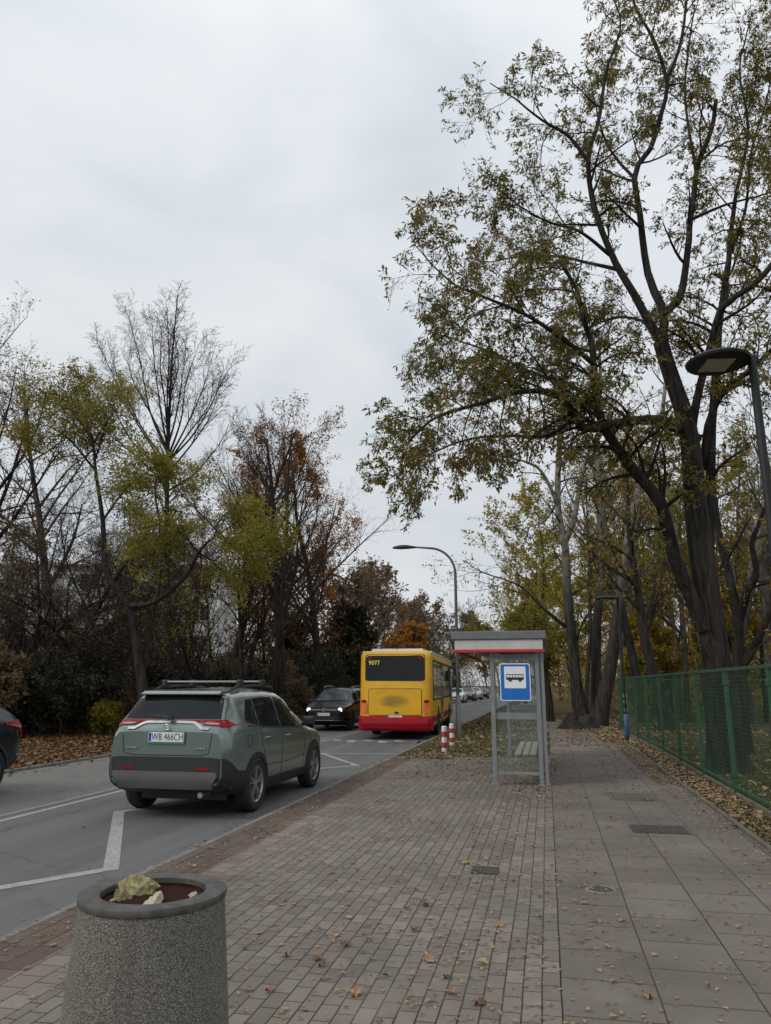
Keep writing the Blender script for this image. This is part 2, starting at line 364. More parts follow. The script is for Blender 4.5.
def asphalt_mat():
    m, nt, bs, _ = nodes('asphalt')
    tc = nt.nodes.new('ShaderNodeTexCoord'); sp = nt.nodes.new('ShaderNodeSeparateXYZ'); nt.links.new(tc.outputs['Object'], sp.inputs[0])
    old = math_(nt, 'LESS_THAN', math_(nt, 'ADD', sp.outputs[0], math_(nt, 'MULTIPLY', noise(nt, 0.8, 3), 0.12)), -7.38)
    c = mixc(nt, old, (0.128, 0.127, 0.127), (0.200, 0.183, 0.163))
    c = mixc(nt, ramp(nt, noise(nt, 0.35, 5, 0.6), [(0.35, (0,)*3), (0.7, (0.5,)*3)]), c, (0.105, 0.104, 0.103))
    mp = nn(nt, 'ShaderNodeMapping'); mp.inputs['Scale'].default_value = (1.3, 0.035, 1); nt.links.new(tc.outputs['Object'], mp.inputs[0])
    c = mixc(nt, ramp(nt, noise(nt, 1.6, 4, 0.6, mp.outputs[0]), [(0.42, (0,)*3), (0.66, (0.6,)*3)]), c, (0.185, 0.18, 0.172))
    f = noise(nt, 130, 3, 0.8)
    c = mixc(nt, 0.95, c, ramp(nt, f, [(0.3, (0.42,)*3), (0.72, (1.35,)*3)]), 'MULTIPLY')
    c = mixc(nt, ramp(nt, noise(nt, 2.6, 5, 0.7), [(0.58, (0,)*3), (0.70, (0.5,)*3)]), c, (0.06, 0.06, 0.06))
    # sealed cracks
    v = nn(nt, 'ShaderNodeTexVoronoi', Scale=0.22); v.feature = 'DISTANCE_TO_EDGE'
    wv = nt.nodes.new('ShaderNodeVectorMath'); wv.operation = 'ADD'
    nz = nn(nt, 'ShaderNodeTexNoise', Scale=1.5, Detail=5.0); nt.links.new(tc.outputs['Object'], nz.inputs['Vector'])
    nt.links.new(tc.outputs['Object'], wv.inputs[0]); nt.links.new(nz.outputs['Color'], wv.inputs[1]); nt.links.new(wv.outputs[0], v.inputs['Vector'])
    c = mixc(nt, ramp(nt, v.outputs['Distance'], [(0.0, (0.55,)*3), (0.006, (0,)*3)]), c, (0.035, 0.035, 0.035))
    nt.links.new(c, bs.inputs['Base Color']); bs.inputs['Roughness'].default_value = 0.78; bs.inputs['Specular IOR Level'].default_value = 0.4
    bump(nt, bs, f, 0.35, 0.006)
    return m
M['asphalt'] = asphalt_mat()
M['bricks'] = paving_mat('grey_brick_paving', 0.2, 0.104, 0.0052, (0.182, 0.153, 0.127), (0.262, 0.224, 0.188), (0.044, 0.036, 0.029), stain=0.6)
M['slabs'] = paving_mat('concrete_slab_paving', 0.52, 0.52, 0.006, (0.170, 0.141, 0.117), (0.212, 0.180, 0.152), (0.042, 0.036, 0.03), stain=0.75)
M['strip_dark'] = paving_mat('brown_edge_blocks', 0.40, 0.20, 0.006, (0.115, 0.076, 0.058), (0.165, 0.118, 0.092), (0.04, 0.035, 0.03), off=0.5, x0=-3.5, stain=0.5)
M['strip_pale'] = paving_mat('worn_pale_tiles', 0.17, 0.17, 0.005, (0.185, 0.15, 0.122), (0.28, 0.23, 0.19), (0.07, 0.058, 0.047), off=0.5, x0=-3.1, stain=0.6)
def ground_mat():
    m, nt, bs, _ = nodes('grass_and_leaf_litter')
    f = noise(nt, 1.1, 6, 0.65); f2 = noise(nt, 22, 5, 0.75); f3 = noise(nt, 70, 3, 0.8)
    c = mixc(nt, ramp(nt, f, [(0.4, (0,)*3), (0.62, (1,)*3)]), (0.065, 0.072, 0.026), (0.105, 0.068, 0.036))
    c = mixc(nt, ramp(nt, f2, [(0.35, (0,)*3), (0.65, (0.8,)*3)]), c, (0.15, 0.095, 0.05))
    c = mixc(nt, 0.8, c, ramp(nt, f3, [(0.3, (0.35,)*3), (0.7, (1.15,)*3)]), 'MULTIPLY')
    nt.links.new(c, bs.inputs['Base Color']); bs.inputs['Roughness'].default_value = 0.95; bs.inputs['Specular IOR Level'].default_value = 0.15
    bump(nt, bs, math_(nt, 'ADD', f2, math_(nt, 'MULTIPLY', f3, 0.5)), 0.9, 0.05)
    return m
M['ground'] = ground_mat()
M['bark_hero'] = bark_mat('furrowed_dark_bark', (0.013, 0.011, 0.010), (0.062, 0.052, 0.044), sc=11)
M['bark_dark'] = bark_mat('dark_wet_bark', (0.014, 0.012, 0.010), (0.05, 0.042, 0.036))
M['bark_grey'] = bark_mat('grey_brown_bark', (0.028, 0.024, 0.021), (0.095, 0.083, 0.072))
M['bark_poplar'] = bark_mat('poplar_bark', (0.017, 0.015, 0.013), (0.068, 0.06, 0.05), pale=(0.24, 0.225, 0.19), zlo=4.5, zhi=9.0)
M['twig_hazed'] = mat('hazed_twig_bark', (0.12, 0.095, 0.075), 0.9, 0, 0.25, 3, spec=0.2)  # same twigs as nearer ones; distance haze is put into this lighter colour
M['twig_dark'] = mat('dark_twig_bark', (0.024, 0.019, 0.016), 0.9, 0, 0.25, 3, spec=0.2)
M['bark_twig'] = mat('twig_bark', (0.05, 0.039, 0.032), 0.9, 0, 0.25, 3, spec=0.2)
M['bark_twig_red'] = mat('reddish_twig_bark', (0.085, 0.060, 0.047), 0.9, 0, 0.25, 3, spec=0.2)
M['lf_hero'] = leaf_mat('acacia_leaves', [(0.06, 0.066, 0.022), (0.125, 0.125, 0.032), (0.20, 0.175, 0.038), (0.27, 0.18, 0.035), (0.11, 0.07, 0.038)], 0.45)
M['lf_olive'] = leaf_mat('olive_yellow_leaves', [(0.14, 0.14, 0.025), (0.23, 0.22, 0.032), (0.30, 0.25, 0.035), (0.24, 0.165, 0.03)], 0.5)
M['lf_rust'] = leaf_mat('rust_leaves', [(0.15, 0.075, 0.04), (0.24, 0.11, 0.048), (0.32, 0.15, 0.052), (0.18, 0.11, 0.06)], 0.5)
M['lf_orange'] = leaf_mat('orange_leaves', [(0.34, 0.13, 0.03), (0.48, 0.19, 0.035), (0.42, 0.21, 0.045), (0.26, 0.11, 0.035)], 0.5)
M['lf_ochre'] = leaf_mat('ochre_leaves', [(0.17, 0.13, 0.028), (0.28, 0.205, 0.035), (0.40, 0.265, 0.04), (0.32, 0.17, 0.03)], 0.5)
M['lf_yellow'] = leaf_mat('yellow_green_leaves', [(0.16, 0.165, 0.03), (0.28, 0.25, 0.035), (0.42, 0.32, 0.04), (0.34, 0.215, 0.03)], 0.5)
M['lf_brown'] = leaf_mat('brown_dry_leaves', [(0.11, 0.078, 0.05), (0.17, 0.118, 0.067), (0.22, 0.145, 0.072), (0.16, 0.13, 0.065)], 0.45)  # browns lightened so the colour itself carries some far haze
M['lf_dark'] = leaf_mat('dark_evergreen_leaves', [(0.017, 0.021, 0.012), (0.032, 0.038, 0.020), (0.052, 0.055, 0.028), (0.08, 0.062, 0.034)], 0.2)
M['litter'] = leaf_mat('fallen_leaf_litter', [(0.11, 0.070, 0.042), (0.20, 0.135, 0.08), (0.29, 0.20, 0.115), (0.36, 0.265, 0.14), (0.18, 0.14, 0.08)], 0.1, patch=1.5)
M['litter_rust'] = leaf_mat('fallen_rust_leaves', [(0.085, 0.038, 0.02), (0.15, 0.066, 0.032), (0.20, 0.095, 0.045), (0.24, 0.145, 0.075), (0.10, 0.07, 0.035)], 0.1, patch=1.2)
M['grass'] = leaf_mat('grass_blades', [(0.055, 0.075, 0.02), (0.085, 0.105, 0.028), (0.12, 0.12, 0.035), (0.15, 0.125, 0.05)], 0.3, patch=1.0)

# ------------------------------------------------------------------ camera, world, sun
cam = bpy.data.cameras.new('camera'); co = bpy.data.objects.new('camera', cam); C.objects.link(co)
cam.sensor_fit = 'VERTICAL'; cam.sensor_height = 36.0; cam.lens = 36.0*F_/H_
cam.clip_end = 3000; cam.clip_start = 0.05
mw = Matrix(((RT[0], UP[0], -FW[0], 0), (RT[1], UP[1], -FW[1], 0), (RT[2], UP[2], -FW[2], CAM_H), (0, 0, 0, 1)))
co.matrix_world = mw
bpy.context.scene.camera = co
wd = bpy.data.worlds.new('World'); bpy.context.scene.world = wd; wd.use_nodes = True
def build_world():
    nt = wd.node_tree; bg = nt.nodes['Background']
    sky = nt.nodes.new('ShaderNodeTexSky'); sky.sky_type = 'NISHITA'; sky.sun_disc = False
    sky.sun_elevation = R(38); sky.sun_rotation = R(-130)
    tc = nt.nodes.new('ShaderNodeTexCoord')
    mp = nn(nt, 'ShaderNodeMapping'); mp.inputs['Scale'].default_value = (1.0, 1.0, 2.2); nt.links.new(tc.outputs['Generated'], mp.inputs[0])
    f = noise(nt, 2.6, 5, 0.48, mp.outputs[0], dist=0.5)
    sp = nt.nodes.new('ShaderNodeSeparateXYZ'); nt.links.new(tc.outputs['Generated'], sp.inputs[0])
    k = SKY_K
    cl = ramp(nt, f, [(0.32, (5.3*k, 5.7*k, 6.1*k)), (0.5, (6.2*k, 6.55*k, 6.9*k)), (0.68, (7.0*k, 7.2*k, 7.35*k))])
    hz = ramp(nt, sp.outputs[2], [(0.0, (0.86,)*3), (0.25, (0.88,)*3), (0.75, (1.08,)*3)])
    cl = mixc(nt, 1.0, cl, hz, 'MULTIPLY')
    # a little clear blue shows through the thin deck
    c = mixc(nt, 0.94, sky.outputs[0], cl)
    nt.links.new(c, bg.inputs[0]); bg.inputs[1].default_value = 0.1
SKY_K = 1.27
build_world()
sl = bpy.data.lights.new('sun', 'SUN'); so = bpy.data.objects.new('sun', sl); C.objects.link(so)
sl.energy = 1.35; sl.angle = R(25); sl.color = (1.0, 0.97, 0.93)
sd = Vector((-math.sin(R(130))*math.cos(R(38)), math.cos(R(130))*math.cos(R(38)), math.sin(R(38))))  # towards the sun
so.rotation_euler = sd.to_track_quat('Z', 'Y').to_euler(); so.location = (0, 0, 40)
sc = bpy.context.scene
sc.view_settings.view_transform = 'Standard'; sc.view_settings.look = 'None'; sc.view_settings.exposure = 0.0; sc.view_settings.gamma = 1.0
sc.render.engine = 'CYCLES'
sc.cycles.use_denoising = True
try: sc.cycles.denoiser = 'OPENIMAGEDENOISE'
except Exception: pass
sc.cycles.max_bounces = 6; sc.cycles.diffuse_bounces = 3; sc.cycles.glossy_bounces = 3; sc.cycles.transmission_bounces = 4; sc.cycles.transparent_max_bounces = 12
sc.cycles.sample_clamp_indirect = 4.0

# ------------------------------------------------------------------ the setting
def sheet(name, pts, z, m, **kw):
    mb = MB(); mb.add([(x, y, z) for x, y in pts], [tuple(range(len(pts)))])
    o = mb.build(name, m); o['kind'] = 'structure'
    return o
KX = -3.68      # road side of the near kerb
LX = -10.85     # road side of the far kerb
def build_ground():
    xs = [(-900, -0.055), (LX-0.09, -0.055), (LX-0.07, -0.13), (KX+0.04, -0.13), (KX+0.06, -0.012), (900, -0.012)]
    ys = [-60, 0, 20, 40, 80, 200, 1500]
    v = [(x, y, z) for y in ys for x, z in xs]; n = len(xs)
    f = [(j*n+i, j*n+i+1, (j+1)*n+i+1, (j+1)*n+i) for j in range(len(ys)-1) for i in range(n-1)]
    mb = MB(); mb.add(v, f); o = mb.build('ground', M['ground'], fix=False); o['kind'] = 'structure'
build_ground()
sheet('road', [(LX, -50), (KX, -50), (KX, 600), (LX, 600)], ROAD, M['asphalt'])
def kerb(name, x0, x1, y0, y1, top):
    mb = MB(); y = y0
    while y < y1:
        mb.box(((x0+x1)/2, y+0.495, top/2-0.08), (x1-x0, 0.985, top+0.16)); y += 1.0
    o = mb.build(name, M['concrete'], bevel=0.012); o['kind'] = 'structure'
kerb('kerb', KX, KX+0.075, -6, 90, 0.004)
kerb('kerb_far', LX-0.10, LX, -6, 110, -0.045)
sheet('pavement_edge_blocks', [(KX+0.077, -6), (-3.13, -6), (-3.13, 18.4), (KX+0.077, 18.4)], 0.0, M['strip_dark'])
sheet('pavement_worn_tiles', [(-3.127, -6), (-2.78, -6), (-2.78, 18.4), (-3.127, 18.4)], 0.001, M['strip_pale'])
sheet('pavement_bricks', [(-2.777, -6), (-0.003, -6), (-0.003, 19.4), (-2.777, 18.2)], 0.0, M['bricks'])
sheet('footpath', [(0, -6), (2.13, -6), (2.13, 22), (1.75, 29), (0.9, 36), (-0.2, 44), (-1.0, 60), (-1.2, 120), (-2.7, 120), (-2.5, 60), (-1.7, 44), (-0.5, 34), (0, 28)], 0.0, M['slabs'])
def path_edging():
    mb = MB(); y = -4.0
    while y < 26:
        mb.box((2.16 - 0.012*max(0, y-20), y+0.49, -0.03), (0.055, 0.975, 0.14), rz=random.Random(int(y*10)).uniform(-0.006, 0.006)); y += 0.985
    o = mb.build('path_edging_kerb', M['mossy'], bevel=0.008); o['kind'] = 'structure'
path_edging()
def line(name, pts, w, m, z=ROAD+0.004):
    mb = MB(); pts = [Vector((p[0], p[1])) for p in pts]; k = len(pts); L = []; Rr = []
    for i, p in enumerate(pts):
        a = (p - pts[i-1]).normalized() if i else None
        b = (pts[i+1] - p).normalized() if i < k-1 else None
        d = ((a or b) + (b or a)); d = d.normalized() if d.length > 1e-3 else (a or b)
        nrm = Vector((-d.y, d.x)); q = (a or b); sc_ = 1.0/max(0.45, abs(nrm.dot(Vector((-q.y, q.x)))))
        L.append(p + nrm*w/2*sc_); Rr.append(p - nrm*w/2*sc_)
    v = [(p.x, p.y, z) for p in L] + [(p.x, p.y, z) for p in Rr]
    f = [(i, i+1, k+i+1, k+i) for i in range(k-1)]
    mb.add(v, f); o = mb.build(name, m, fix=False); o['kind'] = 'structure'
    for p in o.data.polygons:
        if p.normal.z < 0: p.flip()
def gp(u, v): return tuple(G(u, v, ROAD)[:2])
line('lane_line', [(-7.14, -20), (-7.14, 34)], 0.12, M['line'])
line('lane_line_worn', [(-7.42, -20), (-7.40, 40)], 0.12, M['line_old'])
for i in range(14):
    line('lane_dash', [(-7.16, 37+i*7), (-7.16, 40.5+i*7)], 0.12, M['line'])
zz = [gp(-60, 897), gp(0, 888), gp(111, 869), gp(119, 812), gp(250, 794)]
line('bus_bay_line', zz, 0.15, M['line'])
line('bus_bay_line', [gp(252, 793), gp(308, 776)], 0.13, M['line_old'])
zz2 = [gp(290, 771), gp(357, 765.5), gp(322, 753.5), gp(395, 754)]
line('bus_bay_line', zz2, 0.13, M['line'])
def hump():
    mb = MB()
    x0, x1, yc = -6.95, -4.0, 24.1
    prof = [(-0.55, 0.003), (-0.35, 0.03), (0, 0.055), (0.35, 0.03), (0.55, 0.003)]
    v = [(x, yc+a, ROAD+b) for x in (x0, x1) for a, b in prof]; n = 5
    mb.add(v, [(i, i+1, n+i+1, n+i) for i in range(n-1)])
    o = mb.build('speed_hump', M['asphalt']); o['kind'] = 'structure'
    mk = MB()
    for i, x in enumerate((-6.6, -6.1, -5.6, -5.1, -4.6)):
        for a0, a1 in (((-0.5, -0.16)),) if i % 2 else (((-0.30, 0.05)),):
            z = lambda a: ROAD + np.interp(a, [p[0] for p in prof], [p[1] for p in prof]) + 0.005
            mk.add([(x-0.11, yc+a0, z(a0)), (x+0.13, yc+a0, z(a0)), (x+0.13, yc+a1, z(a1)), (x-0.13, yc+a1, z(a1))], [(0, 1, 2, 3)])
    o = mk.build('hump_marking', M['line']); o['kind'] = 'structure'
hump()
# ------------------------------------------------------------------ trees
def nrm(a): return a/np.maximum(np.linalg.norm(a, axis=-1, keepdims=True), 1e-9)
def grow(rng, S, D, L, Rd, K, wob, trop, taper):
    N = len(S); P = np.zeros((N, K+1, 3)); Dd = np.zeros((N, K+1, 3)); P[:, 0] = S; Dd[:, 0] = D; d = D.copy()
    bend = rng.normal(0, wob, (N, 3))
    for k in range(K):
        d = d + rng.normal(0, wob, (N, 3)) + bend*0.5; d[:, 2] += trop; d = nrm(d)
        P[:, k+1] = P[:, k] + d*(L/K)[:, None]; Dd[:, k+1] = d
    t = np.linspace(0, 1, K+1)[None]
    return P, Rd[:, None]*(1-(1-taper)*t), Dd
def kids(rng, P, Rr, Dd, L, n, t0, t1, ang, lr, rr, prof=None, flat=0.0):
    N, K1, _ = P.shape; idx = np.repeat(np.arange(N), n)
    base = (np.tile(np.arange(n), N) + rng.uniform(0, 1, N*n))/n
    t = t0 + (t1-t0)*base
    x = t*(K1-1); i = np.minimum(x.astype(int), K1-2); fr = (x-i)[:, None]
    S = P[idx, i]*(1-fr) + P[idx, i+1]*fr
    d = nrm(Dd[idx, i+1]); r = Rr[idx, i]*(1-fr[:, 0]) + Rr[idx, i+1]*fr[:, 0]
    q = rng.normal(0, 1, (len(S), 3)); q[:, 2] *= (1-flat); q = nrm(q - d*(q*d).sum(1, keepdims=True))
    a = np.radians(rng.normal(ang, ang*0.22, len(S)))[:, None]
    D = nrm(d*np.cos(a) + q*np.sin(a))
    Lk = L[idx]*lr*rng.uniform(0.65, 1.2, len(S))
    if prof is not None: Lk *= np.interp(t, [p[0] for p in prof], [p[1] for p in prof])
    else: Lk *= (1.15-0.6*t)
    return S, D, Lk, np.maximum(r*rr*rng.uniform(0.7, 1.0, len(S)), 0.0025)
def tubes(P, Rr, sides):
    N, K1, _ = P.shape
    T = np.empty_like(P); T[:, 1:-1] = P[:, 2:]-P[:, :-2]; T[:, 0] = P[:, 1]-P[:, 0]; T[:, -1] = P[:, -1]-P[:, -2]; T = nrm(T)
    m = nrm(P[:, -1]-P[:, 0]); ref = np.where(np.abs(m[:, 2:3]) > 0.8, np.array([[1., 0.2, 0]]), np.array([[0, 0.1, 1.]]))
    N1 = nrm(np.cross(T, ref[:, None, :])); N2 = np.cross(T, N1)
    a = np.arange(sides)*2*np.pi/sides
    Rq = Rr[:, :, :, None] if Rr.ndim == 3 else Rr[:, :, None, None]
    V = P[:, :, None] + Rq*(N1[:, :, None]*np.cos(a)[None, None, :, None] + N2[:, :, None]*np.sin(a)[None, None, :, None])
    b = (np.arange(N)[:, None, None]*K1 + np.arange(K1-1)[None, :, None])*sides; j = np.arange(sides)[None, None]
    j2 = (j+1) % sides
    Fc = np.stack([b+j, b+j2, b+sides+j2, b+sides+j], -1).reshape(-1, 4)
    return V.reshape(-1, 3), Fc
def tube_obj(name, parts, m, parent, smooth=True):
    Vs, Fs, o = [], [], 0
    for P, Rr, s in parts:
        if len(P) == 0: continue
        V, Fc = tubes(P, Rr, s); Vs.append(V); Fs.append(Fc+o); o += len(V)
    return link(name, mesh_np(name, np.concatenate(Vs), np.concatenate(Fs)), m, parent, smooth)
def leaf_geo(rng, Cn, Ax, ln, wd, fold=0.25):
    """folded diamond leaves: centres, long axes, length and width per leaf"""
    N = len(Cn); Ax = nrm(Ax)
    q = rng.normal(0, 1, (N, 3)); s = nrm(q - Ax*(q*Ax).sum(1, keepdims=True)); u = np.cross(Ax, s)
    l, w = ln[:, None], wd[:, None]
    V = np.stack([Cn - Ax*l/2, Cn + s*w/2 + u*w*fold - Ax*l*0.05, Cn + Ax*l/2, Cn - s*w/2 + u*w*fold - Ax*l*0.05], 1)
    return V.reshape(-1, 3), np.arange(N*4).reshape(-1, 4)
def leaves_on(rng, P, Dd, n, ln, spread, droop, asp=0.42, keep=None):
    N, K1, _ = P.shape; idx = np.repeat(np.arange(N), n)
    t = rng.uniform(0.15, 1.0, len(idx)); x = t*(K1-1); i = np.minimum(x.astype(int), K1-2); fr = (x-i)[:, None]
    Cn = P[idx, i]*(1-fr) + P[idx, i+1]*fr
    Ax = nrm(Dd[idx, i+1]*0.6 + rng.normal(0, 0.7, (len(idx), 3)) - np.array([0, 0, droop]))
    sz = ln*rng.uniform(0.6, 1.35, len(idx))
    Cn = Cn + Ax*sz[:, None]*0.6 + rng.normal(0, spread, (len(idx), 3))
    if keep is not None:
        k = keep(Cn, rng); Cn, Ax, sz = Cn[k], Ax[k], sz[k]
    return leaf_geo(rng, Cn, Ax, sz, sz*asp*rng.uniform(0.8, 1.2, len(sz)))
def catmull(pts, K):
    pts = np.array(pts, float); n = len(pts)
    seg = np.r_[0, np.cumsum(np.linalg.norm(np.diff(pts, axis=0), axis=1))]
    ext = np.vstack([2*pts[0]-pts[1], pts, 2*pts[-1]-pts[-2]])
    out = []
    for s in np.linspace(0, seg[-1], K+1):
        i = min(np.searchsorted(seg, s, 'right')-1, n-2); t = (s-seg[i])/max(1e-9, seg[i+1]-seg[i])
        p0, p1, p2, p3 = ext[i], ext[i+1], ext[i+2], ext[i+3]
        out.append(0.5*((2*p1) + (-p0+p2)*t + (2*p0-5*p1+4*p2-p3)*t*t + (-p0+3*p1-3*p2+p3)*t**3))
    return np.array(out), seg[-1]

def authored_tree(name, label, cat, Y, limbs, seed, bark, twig, leafm, l1=1.8, n1=10, n2=7, n3=0, leaf_n=16, ln=0.14, asp=0.4, droop=0.5,
                  trop1=0.02, wob=0.09, group=None, spread=0.05, min_t=0.25, keep=None, ang=55, l2=0.42, rs=1.0, tmin=0.0025, flat=0.0):
    """limbs: [(points (u, v, depth offset), r0, r1, twig factor)] surveyed from the photograph at the tree's own distance"""
    rng = np.random.default_rng(seed)
    base = AY(limbs[0][0][0][0], limbs[0][0][0][1], Y + limbs[0][0][0][2]); base[2] = -0.05
    root = thing(name, label, cat, tuple(base), 0, group)
    trunk_parts, K = [], 22
    allP, allR, allD, allL, fac = [], [], [], [], []
    for pts, r0, r1, tf in limbs:
        r0 *= rs; r1 *= rs
        w = [AY(u, v, Y+dy) - base for u, v, dy in pts]
        if pts is limbs[0][0]: w[0][2] = 0.0
        P, L = catmull(w, K)
        rj = np.cumsum(rng.normal(0, 0.012*min(1, L/5), (K+1, 3)), 0); rj -= np.linspace(0, 1, K+1)[:, None]*rj[-1]
        P = P + rj*np.linspace(0, 1, K+1)[:, None]
        t = np.linspace(0, 1, K+1); Rr = r0 + (r1-r0)*t**0.8
        if pts is limbs[0][0]: Rr = Rr*(1 + 0.40*np.exp(-t*16))
        if r0 > 0.12:      # furrowed bark: ridges run along the stem
            tt = np.linspace(0, 1, 91); Pd = np.column_stack([np.interp(tt, t, P[:, c]) for c in range(3)]); Rd = np.interp(tt, t, Rr); ns = 44
            a = np.arange(ns)*2*np.pi/ns; zz_ = tt[:, None]*L
            ph = rng.uniform(0, 6, 4)
            rg = np.abs(np.sin(a[None]*7 + 1.3*np.sin(zz_*2.1+ph[0]) + ph[1])) + 0.7*np.abs(np.sin(a[None]*11 + 1.1*np.sin(zz_*3.3+ph[2]) + zz_*0.8))
            lump = 0.05*np.sin(a[None]*2 + zz_*1.1 + ph[3]) + 0.04*np.sin(a[None]*3 - zz_*1.7)
            trunk_parts.append((Pd[None], (Rd[:, None]*(0.95 + 0.055*rg + lump))[None], ns))
        else: trunk_parts.append((P[None], Rr[None], 8))
        D = np.gradient(P, axis=0)
        if tf > 0: allP.append(P); allR.append(Rr); allD.append(nrm(D)); allL.append(L); fac.append(tf)
    tube_obj('trunk', trunk_parts, bark, root)
    b1, b2, lv, lf = [], [], [], []; off = 0
    for P, Rr, D, L, tf in zip(allP, allR, allD, allL, fac):
        n = max(2, int(n1*L/4.0*tf))
        S, Dk, Lk, Rk = kids(rng, P[None], Rr[None], D[None], np.array([1.0]), n, min_t, 1.0, ang, l1, 0.55, prof=[(0, 0.9), (0.6, 1.0), (1, 0.8)], flat=flat)
        Rk = np.minimum(Rk, 0.045)
        P1, R1, D1 = grow(rng, S, Dk, Lk, Rk, 6, wob, trop1, 0.3); b1.append((P1, R1, 5))
        S, Dk, Lk, Rk = kids(rng, P1, R1, D1, Lk, n2, 0.2, 1.0, 48, l2, 0.6, flat=flat)
        P2, R2, D2 = grow(rng, S, Dk, Lk, np.clip(Rk, tmin, 0.014), 4, wob*1.2, trop1-0.02, 0.4); b2.append((P2, R2, 3))
        PL, DL = P2, D2
        if n3:
            S, Dk, Lk, Rk = kids(rng, P2, R2, D2, Lk, n3, 0.2, 1.0, 45, 0.5, 0.7)
            P3, R3, D3 = grow(rng, S, Dk, Lk, np.clip(Rk, tmin, max(tmin, 0.007)), 3, wob*1.2, trop1, 0.5); b2.append((P3, R3, 3)); PL, DL = P3, D3
        if leaf_n: 
            V, Fc = leaves_on(rng, PL, DL, leaf_n, ln, spread, droop, asp, keep); lv.append(V); lf.append(Fc+off); off += len(V)
    tube_obj('branches', b1+b2, twig, root)
    if leaf_n: link('crown', mesh_np('crown', np.concatenate(lv), np.concatenate(lf)), leafm, root)
    return root

def proc_tree(name, label, cat, x, y, Ht, seed, bark, twig, leafm=None, r0=None, t0=0.3, n1=9, a1=45, l1=0.45, up1=0.06, n2=6, l2=0.5, n3=5, l3=0.45,
              n4=0, leaf_n=8, ln=0.16, asp=0.5, droop=0.3, lean=(0, 0), wob=0.05, prof=None, group=None, z0=0.0, spread=0.08, a2=42, tr=0.010, keep=None, stems=1):
    rng = np.random.default_rng(seed)
    root = thing(name, label, cat, (x, y, z0-0.05), 0, group)
    r0 = r0 or Ht*0.016
    D = nrm(np.column_stack([rng.normal(lean[0], 0.05 if stems == 1 else 0.16, stems), rng.normal(lean[1], 0.05 if stems == 1 else 0.16, stems), np.ones(stems)]))
    S0 = np.column_stack([rng.normal(0, 0.02 if stems == 1 else 0.12, stems), rng.normal(0, 0.02 if stems == 1 else 0.12, stems), np.zeros(stems)])
    L0 = Ht*rng.uniform(0.88, 1.0, stems)
    P0, R0, D0 = grow(rng, S0, D, L0, np.full(stems, r0), 14, wob, 0.02, 0.12)
    R0[:, 0] *= 1.35
    S, Dk, Lk, Rk = kids(rng, P0, R0, D0, L0, n1, t0, 0.97, a1, l1, 0.62, prof or [(0.2, 0.9), (0.5, 1.0), (1, 0.35)])
    P1, R1, D1 = grow(rng, S, Dk, Lk, Rk, 8, wob*1.3, up1, 0.25)
    tube_obj('trunk', [(P0, R0, 10), (P1, R1, 6)], bark, root)
    S, Dk, Lk, Rk = kids(rng, P1, R1, D1, Lk, n2, 0.2, 1.0, a2, l2, 0.6)
    P2, R2, D2 = grow(rng, S, Dk, Lk, Rk, 5, wob*1.5, up1*0.7, 0.3)
    parts = [(P2, R2, 4)]
    S, Dk, Lk, Rk = kids(rng, P2, R2, D2, Lk, n3, 0.15, 1.0, a2, l3, 0.65)
    P3, R3, D3 = grow(rng, S, Dk, Lk, np.clip(Rk, tr*0.55, tr*1.4), 3, wob*1.6, up1*0.6, 0.5); parts.append((P3, R3, 3))
    PL, DL = P3, D3
    if n4:
        S, Dk, Lk, Rk = kids(rng, P3, R3, D3, Lk, n4, 0.2, 1.0, 40, 0.55, 0.7)
        P4, R4, D4 = grow(rng, S, Dk, Lk, np.clip(Rk, tr*0.4, tr*0.8), 2, wob*1.6, up1*0.6, 0.6); parts.append((P4, R4, 3)); PL, DL = P4, D4
    tube_obj('branches', parts, twig, root)
    if leaf_n and leafm is not None:
        V, Fc = leaves_on(rng, PL, DL, leaf_n, ln, spread, droop, asp, keep)
        link('crown', mesh_np('crown', V, Fc), leafm, root)
    return root
def xa(u, Y): return float(AY(u, VY, Y)[0])
def za(u, v, Y): return float(AY(u, v, Y)[2])
def patchy(scale, frac, seed):
    """keeps whole sprays of leaves and drops others, so the crown shows gaps"""
    rs = np.random.default_rng(seed); ph = rs.uniform(0, 6.28, (6, 3)); fq = rs.normal(0, scale, (6, 3))
    def k(Cn, rng):
        s = sum(np.sin(Cn @ fq[i] + ph[i, 0]) for i in range(6))/6
        return s + rng.normal(0, 0.12, len(Cn)) > np.quantile(s, 1-frac)
    return k

